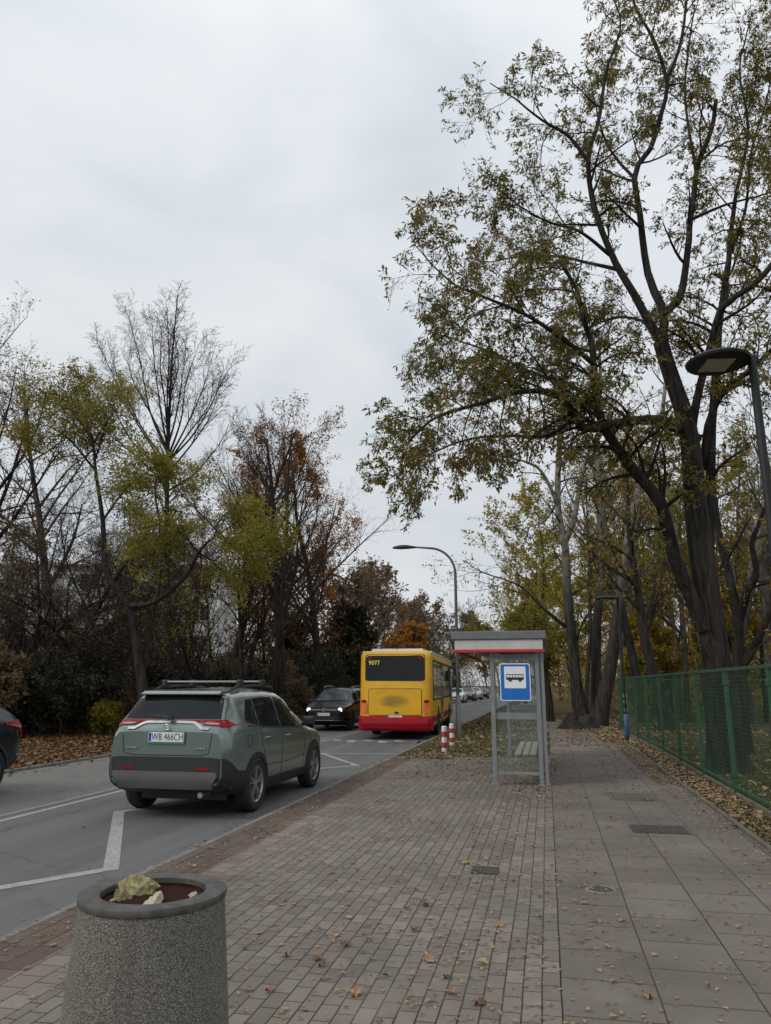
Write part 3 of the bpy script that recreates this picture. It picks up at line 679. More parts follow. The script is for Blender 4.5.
# the big acacia behind the fence
YH = 15.8
hero = [
 ([(731, 790, 0.4), (721, 700, 0.2), (711, 620, 0), (702, 545, 0), (696, 490, 0), (689, 430, 0), (676, 390, 0), (661, 342, -0.1)], 0.385, 0.19, 0),
 ([(708, 610, 0.1), (709, 540, 0.25), (711, 490, 0.4), (712, 430, 0.5), (716, 381, 0.6), (719, 330, 0.8), (728, 270, 1.0), (735, 200, 1.3)], 0.15, 0.06, 0.4),
 ([(704, 630, -0.1), (692, 598, -0.2), (675, 560, -0.4), (660, 503, -0.7), (640, 480, -0.9), (621, 455, -1.1), (604, 428, -1.2), (597, 398, -1.3), (595, 362, -1.4), (592, 340, -1.4), (583, 318, -1.5), (577, 290, -1.5), (560, 262, -1.6)], 0.20, 0.04, 0.9),
 ([(697, 440, 0.3), (688, 432, 0.12), (676, 427, -0.2), (656, 420, -0.7), (615, 424, -1.4), (590, 431, -1.8), (577, 424, -2.0), (562, 398, -2.2), (526, 392, -2.6), (484, 402, -2.9), (432, 420, -3.2), (405, 446, -3.4)], 0.15, 0.02, 1.25),
 ([(574, 420, -2.0), (545, 436, -1.8), (510, 436, -1.6), (470, 440, -1.5), (430, 455, -1.4), (400, 480, -1.3)], 0.06, 0.012, 1.2),
 ([(598, 405, -1.3), (570, 385, -1.0), (530, 372, -0.7), (490, 352, -0.4), (455, 340, -0.2), (425, 330, 0)], 0.07, 0.015, 1.3),
 ([(595, 365, -1.4), (565, 340, -1.9), (530, 318, -2.3), (490, 300, -2.6), (455, 285, -2.9), (430, 262, -3.0), (415, 245, -3.1)], 0.07, 0.012, 1.2),
 ([(661, 342, -0.1), (656, 335, -0.1), (635, 296, -0.3), (614, 260, -0.5), (595, 210, -0.7), (588, 161, -0.9), (599, 120, -1.0), (607, 68, -1.1), (620, 26, -1.2), (610, -10, -1.2)], 0.13, 0.015, 0.5),
 ([(588, 161, -0.9), (568, 136, -1.0), (542, 120, -1.1), (516, 99, -1.3), (490, 83, -1.5)], 0.06, 0.012, 0.7),
 ([(610, 255, -0.5), (580, 232, -1.0), (550, 222, -1.5), (520, 205, -1.9), (500, 190, -2.2)], 0.055, 0.012, 1.1),
 ([(620, 270, -0.4), (585, 262, 0.3), (550, 256, 0.8), (515, 258, 1.1), (490, 262, 1.4), (470, 258, 1.6)], 0.06, 0.012, 1.0),
 ([(661, 342, -0.1), (664, 313, 0), (648, 275, 0.2), (639, 210, 0.3), (634, 172, 0.3), (650, 150, 0.3), (664, 104, 0.4), (667, 78, 0.4), (653, 36, 0.4), (636, 8, 0.4), (628, -25, 0.4)], 0.13, 0.03, 0.35),
 ([(667, 80, 0.4), (680, 46, 0.7), (687, 0, 1.0), (690, -40, 1.2)], 0.06, 0.03, 0.5),
 ([(636, 180, 0.3), (618, 160, 0.6), (606, 140, 0.8), (596, 110, 1.0), (590, 75, 1.1)], 0.05, 0.015, 0.5),
 ([(666, 312, 0), (682, 290, 0.3), (692, 208, 0.6), (698, 166, 0.7), (712, 128, 0.8), (716, 100, 0.8)], 0.11, 0.06, 0.35),
 ([(696, 172, 0.7), (686, 104, 1.0), (688, 52, 1.2), (695, 5, 1.3)], 0.05, 0.02, 0.6),
 ([(688, 470, 0.1), (692, 430, 0.1), (698, 395, 0.1), (713, 335, -0.2), (721, 307, -0.4), (738, 294, -0.5), (758, 280, -0.6), (790, 235, -0.8), (815, 160, -1.0), (815, 90, -1.2)], 0.13, 0.04, 0.8),
 ([(704, 470, 0.5), (708, 425, 0.3), (724, 390, 0.0), (752, 368, -0.4), (772, 348, -0.7), (810, 315, -1.0), (850, 250, -1.2)], 0.11, 0.03, 0.9),
 ([(721, 307, -0.4), (728, 260, 0.0), (745, 210, 0.4), (752, 150, 0.8), (768, 100, 1.0), (775, 40, 1.2)], 0.06, 0.015, 0.7),
 ([(735, 200, 1.3), (748, 130, 1.5), (740, 70, 1.7), (752, 10, 1.9)], 0.06, 0.015, 0.5),
 ([(690, 220, 0.6), (725, 205, 0.0), (760, 195, -0.5), (800, 180, -0.9)], 0.05, 0.012, 1.0),
 ([(655, 335, 0.0), (640, 320, 1.0), (615, 318, 1.8), (585, 330, 2.4), (555, 350, 2.8)], 0.06, 0.012, 1.0),
]
authored_tree('acacia_tree', 'huge dark-barked tree with spreading olive crown behind the green fence', 'tree', YH, hero, 11,
              M['bark_hero'], M['twig_dark'], M['lf_hero'], l1=1.35, n1=16, n2=10, n3=4, leaf_n=7, ln=0.10, asp=0.32, droop=0.6, l2=0.5, tmin=0.004, trop1=-0.015, wob=0.11, spread=0.022,
              keep=patchy(2.0, 0.88, 3), rs=0.82)

# the yellow-leaved crooked tree on the far verge
YL = 24.0
crooked = [
 ([(146, 728, 0), (143, 690, 0), (137, 650, 0), (129, 606, 0), (112, 585, 0), (104, 560, 0.1), (103, 530, 0.2), (100, 500, 0.2), (95, 470, 0.2), (92, 440, 0.2), (75, 415, 0.1)], 0.19, 0.035, 0.0),
 ([(129, 606, 0), (154, 602, -0.4), (184, 578, -0.8), (198, 552, -1.0), (215, 535, -1.2), (240, 520, -1.3)], 0.11, 0.02, 0.0),
 ([(142, 680, 0.1), (150, 630, 0.4), (160, 580, 0.6), (160, 530, 0.8), (155, 490, 0.9), (160, 455, 1.0)], 0.11, 0.025, 0.0),
 ([(92, 445, 0.2), (112, 415, 0), (128, 395, -0.2)], 0.04, 0.01, 2.4),
 ([(95, 470, 0.2), (70, 440, 0), (45, 425, -0.3), (22, 430, -0.5)], 0.05, 0.012, 2.4),
 ([(92, 440, 0.2), (80, 408, 0.4), (60, 395, 0.6), (40, 392, 0.7)], 0.05, 0.012, 2.6),
 ([(95, 460, 0.2), (105, 425, 0.8), (100, 400, 1.2), (88, 385, 1.4)], 0.04, 0.01, 2.2),
 ([(103, 520, 0.2), (125, 490, -0.3), (150, 470, -0.6), (175, 462, -0.8)], 0.05, 0.012, 2.2),
 ([(160, 500, 0.9), (140, 480, 0.4), (128, 470, 0.1)], 0.035, 0.01, 2.2),
 ([(160, 470, 1.0), (180, 480, 0.7), (192, 478, 0.5)], 0.035, 0.01, 2.4),
 ([(198, 552, -1.0), (180, 532, -1.1), (160, 525, -1.2), (140, 530, -1.3)], 0.035, 0.01, 2.4),
 ([(215, 535, -1.2), (235, 545, -1.4), (255, 540, -1.5), (272, 530, -1.6)], 0.035, 0.01, 2.6),
 ([(215, 535, -1.2), (220, 520, -0.8), (240, 505, -0.6), (258, 520, -0.5)], 0.035, 0.01, 2.6),
 ([(198, 552, -1.0), (210, 560, -0.6), (225, 572, -0.3), (245, 575, -0.2)], 0.03, 0.01, 2.2),
 ([(184, 578, -0.8), (165, 555, -1.2), (148, 552, -1.5)], 0.03, 0.01, 1.8),
]
authored_tree('crooked_tree', 'crooked tree with flat patches of yellow-olive leaves above the green car', 'tree', YL, crooked, 21,
              M['bark_dark'], M['bark_twig'], M['lf_olive'], l1=1.35, n1=14, n2=8, n3=3, leaf_n=6, ln=0.10, asp=0.5, droop=0.35, trop1=-0.012, wob=0.10, min_t=0.1, spread=0.10, flat=0.72)

# the poplars at the end of the fence, three trunks rising from one spot
YP = 33.5
pop_twig = dict(l1=2.6, n1=5, n2=6, n3=4, droop=0.35, wob=0.09, ang=50, spread=0.06)
authored_tree('poplar_tree', 'left leaning stem of the pale poplar trio beyond the bus shelter', 'tree', YP, [
 ([(584, 724, 0), (577, 690, 0), (572, 640, 0), (567, 585, 0), (565, 542, 0), (558, 508, 0), (559, 456, 0), (562, 425, 0), (566, 380, 0.2), (570, 330, 0.4)], 0.27, 0.05, 0.8),
 ([(565, 542, 0), (574, 520, -0.2), (581, 481, -0.4), (590, 448, -0.6), (602, 434, -0.8), (612, 400, -1.0)], 0.15, 0.03, 1.0),
 ([(558, 508, 0), (551, 489, -0.3), (536, 466, -0.7), (505, 456, -1.2), (490, 450, -1.5)], 0.11, 0.02, 1.0),
 ([(566, 627, 0), (543, 608, -0.6), (518, 585, -1.2), (480, 571, -2.0), (465, 560, -2.4)], 0.09, 0.015, 1.2),
 ([(558, 500, 0), (545, 520, 0.8), (525, 528, 1.6), (505, 530, 2.2)], 0.06, 0.012, 1.2),
 ], 31, M['bark_poplar'], M['bark_twig'], M['lf_hero'], leaf_n=2, ln=0.12, **pop_twig)
authored_tree('poplar_tree', 'straight middle stem of the pale poplar trio beyond the bus shelter', 'tree', YP+1.0, [
 ([(597, 722, 0), (596, 690, 0), (596, 640, 0), (599, 590, 0), (600, 545, 0), (598, 490, 0), (597, 440, 0), (600, 380, 0), (598, 330, 0)], 0.24, 0.045, 0.8),
 ([(600, 550, 0), (588, 530, 0.4), (583, 500, 0.8), (575, 470, 1.0)], 0.08, 0.015, 1.0),
 ([(598, 490, 0), (610, 465, 0.5), (625, 440, 0.9), (630, 400, 1.2)], 0.08, 0.015, 1.0),
 ], 32, M['bark_poplar'], M['bark_twig'], M['lf_yellow'], leaf_n=2, ln=0.12, **pop_twig)
authored_tree('poplar_tree', 'thick right-leaning stem of the pale poplar trio beside the park lamp', 'tree', YP-0.5, [
 ([(597, 728, 0), (606, 690, 0), (613, 650, 0), (620, 600, 0), (625, 560, 0), (632, 510, 0.2), (645, 470, 0.4), (660, 420, 0.6), (668, 360, 0.8)], 0.31, 0.06, 0.8),
 ([(625, 560, 0), (635, 530, -0.5), (640, 490, -1.0), (636, 450, -1.3)], 0.14, 0.03, 1.0),
 ([(620, 600, 0), (640, 575, 0.6), (665, 550, 1.2), (690, 540, 1.6)], 0.09, 0.02, 1.0),
 ], 33, M['bark_poplar'], M['bark_twig'], M['lf_olive'], leaf_n=3, ln=0.12, **pop_twig)
def stump():
    p = G(577, 728)
    t = thing('mossy_stump', 'low broken stump between the poplar trunks at the end of the path', 'stump', (float(p[0]), float(p[1])-0.6, -0.02))
    mb = MB(); rs = random.Random(4); n = 18
    prof = [(0.62, 0), (0.5, 0.15), (0.42, 0.32), (0.36, 0.42), (0.15, 0.36), (0.0, 0.34)]
    mb.lathe(prof, n); v = []
    for i, q in enumerate(mb.v):
        a = math.atan2(q[1], q[0]); k = 1 + 0.22*math.sin(3*a+1) + 0.12*math.sin(7*a)
        v.append((q[0]*k*1.3, q[1]*k, q[2]*(1+0.4*math.sin(2*a+0.5)) + rs.uniform(-0.02, 0.02)))
    mb.v = v; mb.build('stump_wood', M['bark_hero'], t, smooth=True)
stump()

# ---- left wood
def ltree(u, Y, vtop, seed, bark, twig, leafm, label, name='roadside_tree', ut=None, **kw):
    x = xa(u, Y); Ht = za(ut if ut is not None else u, vtop, Y)*kw.pop('hs', 0.95)
    return proc_tree(name, label, 'tree', x, Y, Ht, seed, bark, twig, leafm, **kw)
def fan_limbs():
    rf = np.random.default_rng(4); out = [([(170, 722, 0), (169, 640, 0), (167, 560, 0), (167, 500, 0), (168, 460, 0), (170, 400, 0), (174, 340, 0), (178, 295, 0)], 0.21, 0.02, 0.9)]
    for i, a in enumerate(np.linspace(-72, 72, 17)):
        a = R(a + rf.normal(0, 5.5)); v0 = 500 - 55*math.cos(a) + rf.uniform(-8, 8); k = rf.uniform(0.68, 1.04)
        ue, ve = 168 + 88*math.sin(a)*k, 470 - 178*math.cos(a*0.86)*k; d = rf.uniform(-2.4, 2.4)
        out.append(([(168, v0, 0), (168 + (ue-168)*0.42, v0 + (ve-v0)*0.30 + rf.normal(0, 4), d*0.4), (168 + (ue-168)*0.78 + rf.normal(0, 5), v0 + (ve-v0)*0.66, d*0.8), (ue, ve, d)], 0.062, 0.009, 1.0))
    return out
authored_tree('roadside_tree', 'tall leafless tree with a broom-shaped crown, highest on the far side', 'tree', 33, fan_limbs(), 41, M['bark_dark'], M['bark_twig'], None,
              l1=1.5, n1=13, n2=6, n3=3, leaf_n=0, wob=0.035, trop1=0.03, ang=27, l2=0.5, min_t=0.3, tmin=0.0075)
ltree(281, 33, 384, 42, M['bark_dark'], M['bark_twig'], None, 'slender leafless tree with thin upright twigs left of the bus', tr=0.012, hs=0.92, t0=0.28, n1=24, a1=36, l1=0.40, up1=0.07, n2=9, l2=0.45, n3=8, l3=0.45, n4=2, a2=32, wob=0.022, leaf_n=0)
authored_tree('roadside_tree', 'leaning bare tree with one long branch reaching over the bus', 'tree', 31, [
 ([(268, 725, 0), (272, 690, 0), (278, 640, 0), (284, 580, 0), (287, 530, 0), (288, 480, 0), (292, 430, 0)], 0.17, 0.03, 0.7),
 ([(276, 650, 0), (300, 610, -0.5), (325, 580, -1.0), (350, 555, -1.5), (375, 532, -2.0), (392, 515, -2.3)], 0.08, 0.012, 1.0),
 ([(282, 600, 0), (305, 570, 0.5), (325, 540, 0.8), (345, 500, 1.2)], 0.07, 0.012, 1.0),
 ([(284, 580, 0), (265, 540, 0.4), (255, 490, 0.7), (250, 450, 0.9)], 0.06, 0.012, 1.0),
 ([(280, 620, 0), (262, 590, -0.4), (245, 560, -0.8), (230, 545, -1)], 0.06, 0.012, 1.0),
 ], 43, M['bark_dark'], M['bark_twig'], None, l1=1.8, n1=9, n2=6, n3=4, leaf_n=0, wob=0.07, trop1=0.04, ang=42)
ltree(228, 37, 392, 44, M['bark_dark'], M['bark_twig_red'], M['lf_rust'], 'rust-red thinly leaved tree between the two bare trees', t0=0.3, n1=18, a1=38, l1=0.40, n2=8, n3=7, n4=2, leaf_n=4, ln=0.12, up1=0.06)
ltree(322, 38, 415, 45, M['bark_dark'], M['bark_twig_red'], M['lf_orange'], 'orange-leaved tree behind the slender leafless tree', ut=334, t0=0.25, n1=17, a1=45, l1=0.36, n2=8, n3=7, n4=2, leaf_n=10, ln=0.13, keep=patchy(0.9, 0.85, 5))
ltree(48, 31, 338, 46, M['bark_grey'], M['bark_twig'], M['lf_brown'], 'tall thin tree with scattered brown leaves at the left edge', t0=0.35, n1=18, a1=36, l1=0.36, up1=0.06, n2=8, n3=6, n4=2, leaf_n=2, ln=0.11, spread=0.1)
ltree(-25, 27, 330, 47, M['bark_dark'], M['bark_twig'], M['lf_brown'], 'dark tree rising behind the blue-black car', t0=0.3, n1=16, a1=42, l1=0.4, n2=8, n3=7, n4=2, leaf_n=1, ln=0.11)
ltree(18, 25, 500, 48, M['bark_dark'], M['bark_twig'], M['lf_brown'], 'dense thicket-like dark tree behind the leafy verge', t0=0.1, n1=26, a1=62, l1=0.5, n2=10, n3=9, l3=0.5, n4=3, leaf_n=1, ln=0.1, wob=0.09, up1=-0.01, stems=2)
ltree(72, 27, 470, 49, M['bark_dark'], M['bark_twig'], M['lf_dark'], 'tangled dark tree with drooping twigs left of the crooked tree', t0=0.2, n1=24, a1=60, l1=0.42, n2=10, n3=9, n4=3, leaf_n=1, ln=0.1, wob=0.08, up1=0.0)
ltree(205, 29, 560, 50, M['bark_dark'], M['bark_twig'], M['lf_olive'], 'low forked tree with a few olive leaves right of the crooked tree', t0=0.25, n1=10, a1=40, l1=0.5, n3=5, leaf_n=2, ln=0.11, stems=2)
ltree(245, 34, 500, 51, M['bark_dark'], M['bark_twig'], M['lf_rust'], 'twin-stemmed dark tree with a few rusty leaves behind the car roof', t0=0.3, n1=14, a1=36, l1=0.45, n2=8, n3=7, n4=2, leaf_n=1, ln=0.12, stems=2)
ltree(120, 40, 520, 52, M['bark_dark'], M['bark_twig_red'], M['lf_brown'], 'brown tree in front of the pale apartment block', t0=0.2, n1=18, a1=48, l1=0.42, n2=8, n3=8, leaf_n=4, ln=0.14)
WL = 'brown autumn tree in the roadside wood left of the road'
WG = 'trees in the roadside wood'
rs = np.random.default_rng(77)
wl = [(330, 45, 560, 'lf_brown'), (352, 52, 545, 'lf_brown'), (368, 60, 556, 'lf_brown'), (385, 66, 565, 'lf_brown'), (398, 74, 580, 'lf_brown'), (412, 82, 588, 'lf_brown'), (424, 92, 592, 'lf_brown'),
      (436, 104, 600, 'lf_brown'), (447, 120, 606, 'lf_olive'), (300, 44, 540, 'lf_rust'), (455, 145, 622, 'lf_brown'), (345, 72, 560, 'lf_rust'), (375, 90, 585, 'lf_brown'), (440, 78, 583, None),
      (355, 47, 600, 'lf_dark'), (310, 52, 600, 'lf_dark'), (405, 60, 618, 'lf_orange'), (-30, 40, 460, 'lf_brown'), (265, 50, 560, 'lf_brown'), (20, 48, 560, 'lf_brown'), (195, 46, 560, 'lf_brown'), (222, 50, 545, 'lf_rust'), (150, 48, 575, 'lf_brown')]
for i, (u, Y, vt, lm) in enumerate(wl):
    ltree(u, Y, vt, 100+i, M['bark_dark'], M['twig_hazed'] if Y > 56 else M['bark_twig_red'] if i % 2 else M['bark_twig'], M[lm] if lm else None, WL, name='autumn_tree', group=WG,
          t0=0.12 if lm == 'lf_dark' else 0.2, n1=18, a1=44, l1=0.38, n2=8, n3=9, leaf_n=(7 if lm == 'lf_dark' else 3 if lm == 'lf_orange' else 1), ln=0.20+0.002*Y, wob=0.05, tr=0.012+0.0002*Y)
for i, (u, Y, vt) in enumerate([(128, 38, 490), (178, 41, 500), (96, 36, 480), (58, 38, 470), (150, 44, 520), (208, 42, 520), (30, 33, 480)]):
    ltree(u, Y, vt, 160+i, M['bark_dark'], M['bark_twig_red'] if i % 2 else M['bark_twig'], M['lf_brown'], 'thin bare tree with tangled brown twigs standing among the trees left of the road', name='bare_tree', group='thin bare trees in the roadside wood',
          t0=0.12, n1=22, a1=50, l1=0.40, n2=9, n3=9, n4=2, leaf_n=(1 if i % 2 else 0), ln=0.11, wob=0.06, r0=0.10, tr=0.013)
# shrubs along the far verge
SG = 'shrubs along the far verge'
shr = [(-10, 22, 2.6), (25, 23.5, 2.3), (62, 24, 2.8), (98, 25.5, 2.2), (128, 27.5, 2.0), (182, 28, 1.9), (215, 30, 2.3), (250, 31, 2.2), (285, 34, 2.4), (310, 37, 3.0), (335, 41, 3.4), (352, 45, 3.2),
       (45, 27, 3.6), (5, 26, 3.8), (90, 29, 3.2), (160, 31, 2.6), (230, 35, 3.0), (270, 38, 3.4), (318, 44, 4.0)]
for i, (u, Y, h) in enumerate(shr):
    proc_tree('shrub', 'dark green shrub growing at the back of the far verge', 'shrub', xa(u, Y), Y, h, 300+i, M['bark_dark'], M['bark_twig'], M['lf_dark'] if i % 4 else M['lf_brown'],
              r0=0.03, t0=0.05, n1=9, a1=52, l1=0.55, n2=6, n3=5, leaf_n=6, ln=0.13, asp=0.5, wob=0.1, group=SG, stems=3, spread=0.08, prof=[(0, 1.0), (0.6, 0.9), (1, 0.5)])
ltree(108, 24.5, 700, 361, M['bark_dark'], M['bark_twig'], M['lf_olive'], 'low yellow-green bush on the verge beside the green car', name='shrub', r0=0.02, t0=0.05, n1=9, a1=60, l1=0.6, n2=5, n3=5, leaf_n=5, ln=0.09, stems=3)
def hedge(name, label, x0, y0, x1, y1, h, w, seed, n, leafm, ln=0.16):
    rng = np.random.default_rng(seed); root = thing(name, label, 'hedge', (x0, y0, 0))
    L = math.hypot(x1-x0, y1-y0); d = np.array([(x1-x0)/L, (y1-y0)/L, 0]); s = np.array([-d[1], d[0], 0])
    a, b = rng.uniform(0, L, n), rng.uniform(-w/2, w/2, n); top = h*(0.85 + 0.12*np.sin(a*0.9) + 0.08*np.sin(a*2.3+1))
    z = rng.uniform(0.03, 1, n)*top
    Cn = d[None]*a[:, None] + s[None]*b[:, None] + np.array([0, 0, 1.])*z[:, None]
    V, Fc = leaf_geo(rng, Cn, rng.normal(0, 1, (n, 3)), ln*rng.uniform(0.7, 1.3, n), ln*0.55*rng.uniform(0.7, 1.3, n))
    link('foliage', mesh_np('foliage', V, Fc), leafm, root)
    k = int(L*3); S = d[None]*rng.uniform(0, L, k)[:, None] + s[None]*rng.uniform(-w/3, w/3, k)[:, None]
    P, Rr, D = grow(rng, S, nrm(np.column_stack([rng.normal(0, 0.2, k), rng.normal(0, 0.2, k), np.ones(k)])), np.full(k, h*0.9), np.full(k, 0.02), 5, 0.08, 0, 0.3)
    tube_obj('stems', [(P, Rr, 4)], M['bark_dark'], root)
hedge('hedge', 'long dark hedge closing off the wood behind the far verge', -20, 18, -15.5, 62, 2.3, 1.6, 5, 42000, M['lf_dark'])
hedge('hedge', 'dark undergrowth hedge beside the road beyond the oncoming cars', -13.2, 44, -12.8, 110, 2.8, 1.8, 6, 26000, M['lf_dark'], 0.22)

# ---- trees beyond the green fence
RG = 'trees in the park behind the fence'
RL = 'ochre autumn tree in the park behind the green fence'
rt = [(548, 60, 480, 'lf_yellow'), (525, 72, 520, 'lf_yellow'), (512, 92, 560, 'lf_ochre'), (575, 48, 520, 'lf_yellow'), (540, 46, 590, 'lf_olive'), (600, 66, 500, 'lf_yellow'), (640, 52, 470, 'lf_ochre'), (655, 70, 540, 'lf_ochre'),
      (680, 46, 450, 'lf_olive'), (700, 60, 520, 'lf_ochre'), (725, 50, 440, 'lf_ochre'), (750, 64, 500, 'lf_orange'), (775, 46, 460, 'lf_ochre'), (630, 90, 560, 'lf_orange'), (790, 62, 520, 'lf_ochre'),
      (500, 120, 600, 'lf_yellow'), (560, 85, 560, 'lf_ochre'), (715, 85, 570, 'lf_orange'), (665, 40, 600, 'lf_ochre'), (745, 36, 590, 'lf_ochre'), (645, 38, 640, 'lf_yellow'), (820, 40, 480, 'lf_ochre'), (487, 150, 625, 'lf_brown')]
for i, (u, Y, vt, lm) in enumerate(rt):
    ltree(u, Y, vt, 200+i, M['bark_dark'] if i % 2 else M['bark_grey'], M['bark_twig'], M[lm], RL, name='park_tree', group=RG, r0=0.012*12,
          t0=0.15, n1=17, a1=46, l1=0.40, n2=7, n3=7, leaf_n=6, ln=0.165+0.0015*Y, wob=0.05, tr=0.012+0.0002*Y)
def wood_mass(name, boxes, seed, twig, leafm, n_twig, n_leaf, ln):
    rng = np.random.default_rng(seed); S, Hh, Cn = [], [], []
    area = sum((b[1]-b[0])*(b[3]-b[2]) for b in boxes)
    for x0, x1, y0, y1, h0, h1 in boxes:
        f = (x1-x0)*(y1-y0)/area; k, q = int(n_twig*f), int(n_leaf*f)
        hfun = lambda x, y: h0 + (h1-h0)*(0.5+0.25*np.sin(x*0.33+y*0.1)+0.25*np.sin(x*0.11+y*0.27+1))
        x, y = rng.uniform(x0, x1, k), rng.uniform(y0, y1, k); zz_ = rng.uniform(0, 0.8, k)**1.2*hfun(x, y); S.append(np.column_stack([x, y, zz_])); Hh.append(rng.uniform(1.0, 3.2, k))
        x, y = rng.uniform(x0, x1, q), rng.uniform(y0, y1, q); Cn.append(np.column_stack([x, y, rng.uniform(0.02, 0.95, q)*hfun(x, y)*rng.uniform(0.75, 1.05, q)]))
    S, Hh, Cn = np.concatenate(S), np.concatenate(Hh), np.concatenate(Cn); k = len(S)
    P, Rr, D = grow(rng, S, nrm(np.column_stack([rng.normal(0, 0.45, k), rng.normal(0, 0.45, k), np.ones(k)])), Hh, rng.uniform(0.015, 0.05, k), 4, 0.12, 0.03, 0.4)
    V1, F1 = tubes(P, Rr, 3); n = len(Cn)
    V2, F2 = leaf_geo(rng, Cn, rng.normal(0, 1, (n, 3)), ln*rng.uniform(0.6, 1.4, n), ln*0.6*rng.uniform(0.6, 1.4, n))
    V = np.concatenate([V1, V2]); F = np.concatenate([F1, F2+len(V1)]); mi = np.r_[np.zeros(len(F1), int), np.ones(len(F2), int)]
    o = link(name, mesh_np(name, V, F, mi), [twig, leafm]); o['kind'] = 'stuff'
wood_mass('far_wood', [(-75, -24, 74, 110, 7, 12), (-120, -15, 120, 170, 10, 15), (-45, 2, 240, 275, 11, 15)], 91, M['twig_hazed'], M['lf_brown'], 14000, 30000, 0.36)
wood_mass('far_park_wood', [(3, 70, 95, 140, 7, 13), (-12, 60, 190, 240, 12, 17), (8, 45, 62, 80, 4, 7), (-0.5, 9, 72, 95, 4, 8), (4.5, 40, 46, 58, 1.5, 4.0)], 92, M['twig_hazed'], M['lf_ochre'], 12000, 60000, 0.36)
wood_mass('undergrowth', [(-30, -17, 40, 70, 1.5, 3.5), (-24, -18.5, 20, 40, 1.5, 3.0)], 93, M['bark_twig'], M['lf_dark'], 9000, 16000, 0.18)
for i, (u, Y, vt) in enumerate([(622, 41, 400), (652, 44, 380), (684, 38, 420), (706, 43, 370), (748, 41, 400), (765, 37, 430), (584, 46, 430), (668, 48, 420)]):
    ltree(u, Y, vt, 260+i, M['bark_poplar'] if i % 2 else M['bark_grey'], M['bark_twig'], M['lf_olive'] if i % 3 else M['lf_yellow'], 'slender trunk with thin olive-gold foliage in the park behind the fence', name='slender_tree', group='slender trees in the park',
          t0=0.3, n1=16, a1=40, l1=0.26, n2=7, n3=7, leaf_n=3, ln=0.14, wob=0.03, r0=0.15)
# nearer trunks seen over the fence
authored_tree('forked_tree', 'dark forked tree behind the fence, right of the huge trunk', 'tree', 21, [
 ([(742, 760, 0), (740, 700, 0), (738, 650, 0), (738, 620, 0), (734, 598, 0), (728, 570, 0.2), (722, 545, 0.3), (716, 510, 0.4), (712, 470, 0.5)], 0.22, 0.05, 0.6),
 ([(738, 622, 0), (748, 590, -0.3), (756, 572, -0.5), (752, 545, -0.7), (760, 520, -0.8), (775, 490, -1.0)], 0.13, 0.03, 0.8),
 ([(740, 668, 0), (752, 650, -0.2), (765, 625, -0.5), (780, 590, -0.8)], 0.13, 0.05, 0.6),
 ], 61, M['bark_dark'], M['bark_twig'], M['lf_ochre'], l1=1.6, n1=8, n2=6, n3=3, leaf_n=3, ln=0.12, wob=0.1)
ltree(664, 30, 420, 62, M['bark_dark'], M['bark_twig'], M['lf_ochre'], 'slim dark trunk behind the fence midway between lamp and huge tree', name='slim_tree', r0=0.24, t0=0.3, n1=14, a1=50, l1=0.32, n3=6, leaf_n=3, ln=0.13)
ltree(735, 32, 330, 63, M['bark_poplar'], M['bark_twig'], M['lf_hero'], 'tall pale-branched tree behind the forked one', name='pale_tree', r0=0.26, t0=0.3, n1=16, a1=34, l1=0.4, up1=0.05, n3=6, leaf_n=1, ln=0.12)
ltree(775, 27, 300, 64, M['bark_grey'], M['bark_twig'], M['lf_hero'], 'tall thinly leaved tree at the right edge behind the lamp', name='thin_tree', r0=0.24, t0=0.3, n1=16, a1=38, l1=0.36, up1=0.04, n3=6, leaf_n=2, ln=0.12)
ltree(640, 36, 380, 65, M['bark_poplar'], M['bark_twig'], M['lf_olive'], 'tall pale tree standing behind the right-leaning poplar', name='pale_tree', r0=0.24, t0=0.35, n1=15, a1=36, l1=0.36, up1=0.05, n3=6, leaf_n=2, ln=0.12)
ltree(549, 37, 600, 66, M['bark_dark'], M['bark_twig'], M['lf_olive'], 'short dark tree on the grass left of the poplar trio', name='short_tree', r0=0.2, t0=0.3, n1=12, a1=48, l1=0.5, n3=6, leaf_n=6, ln=0.13)

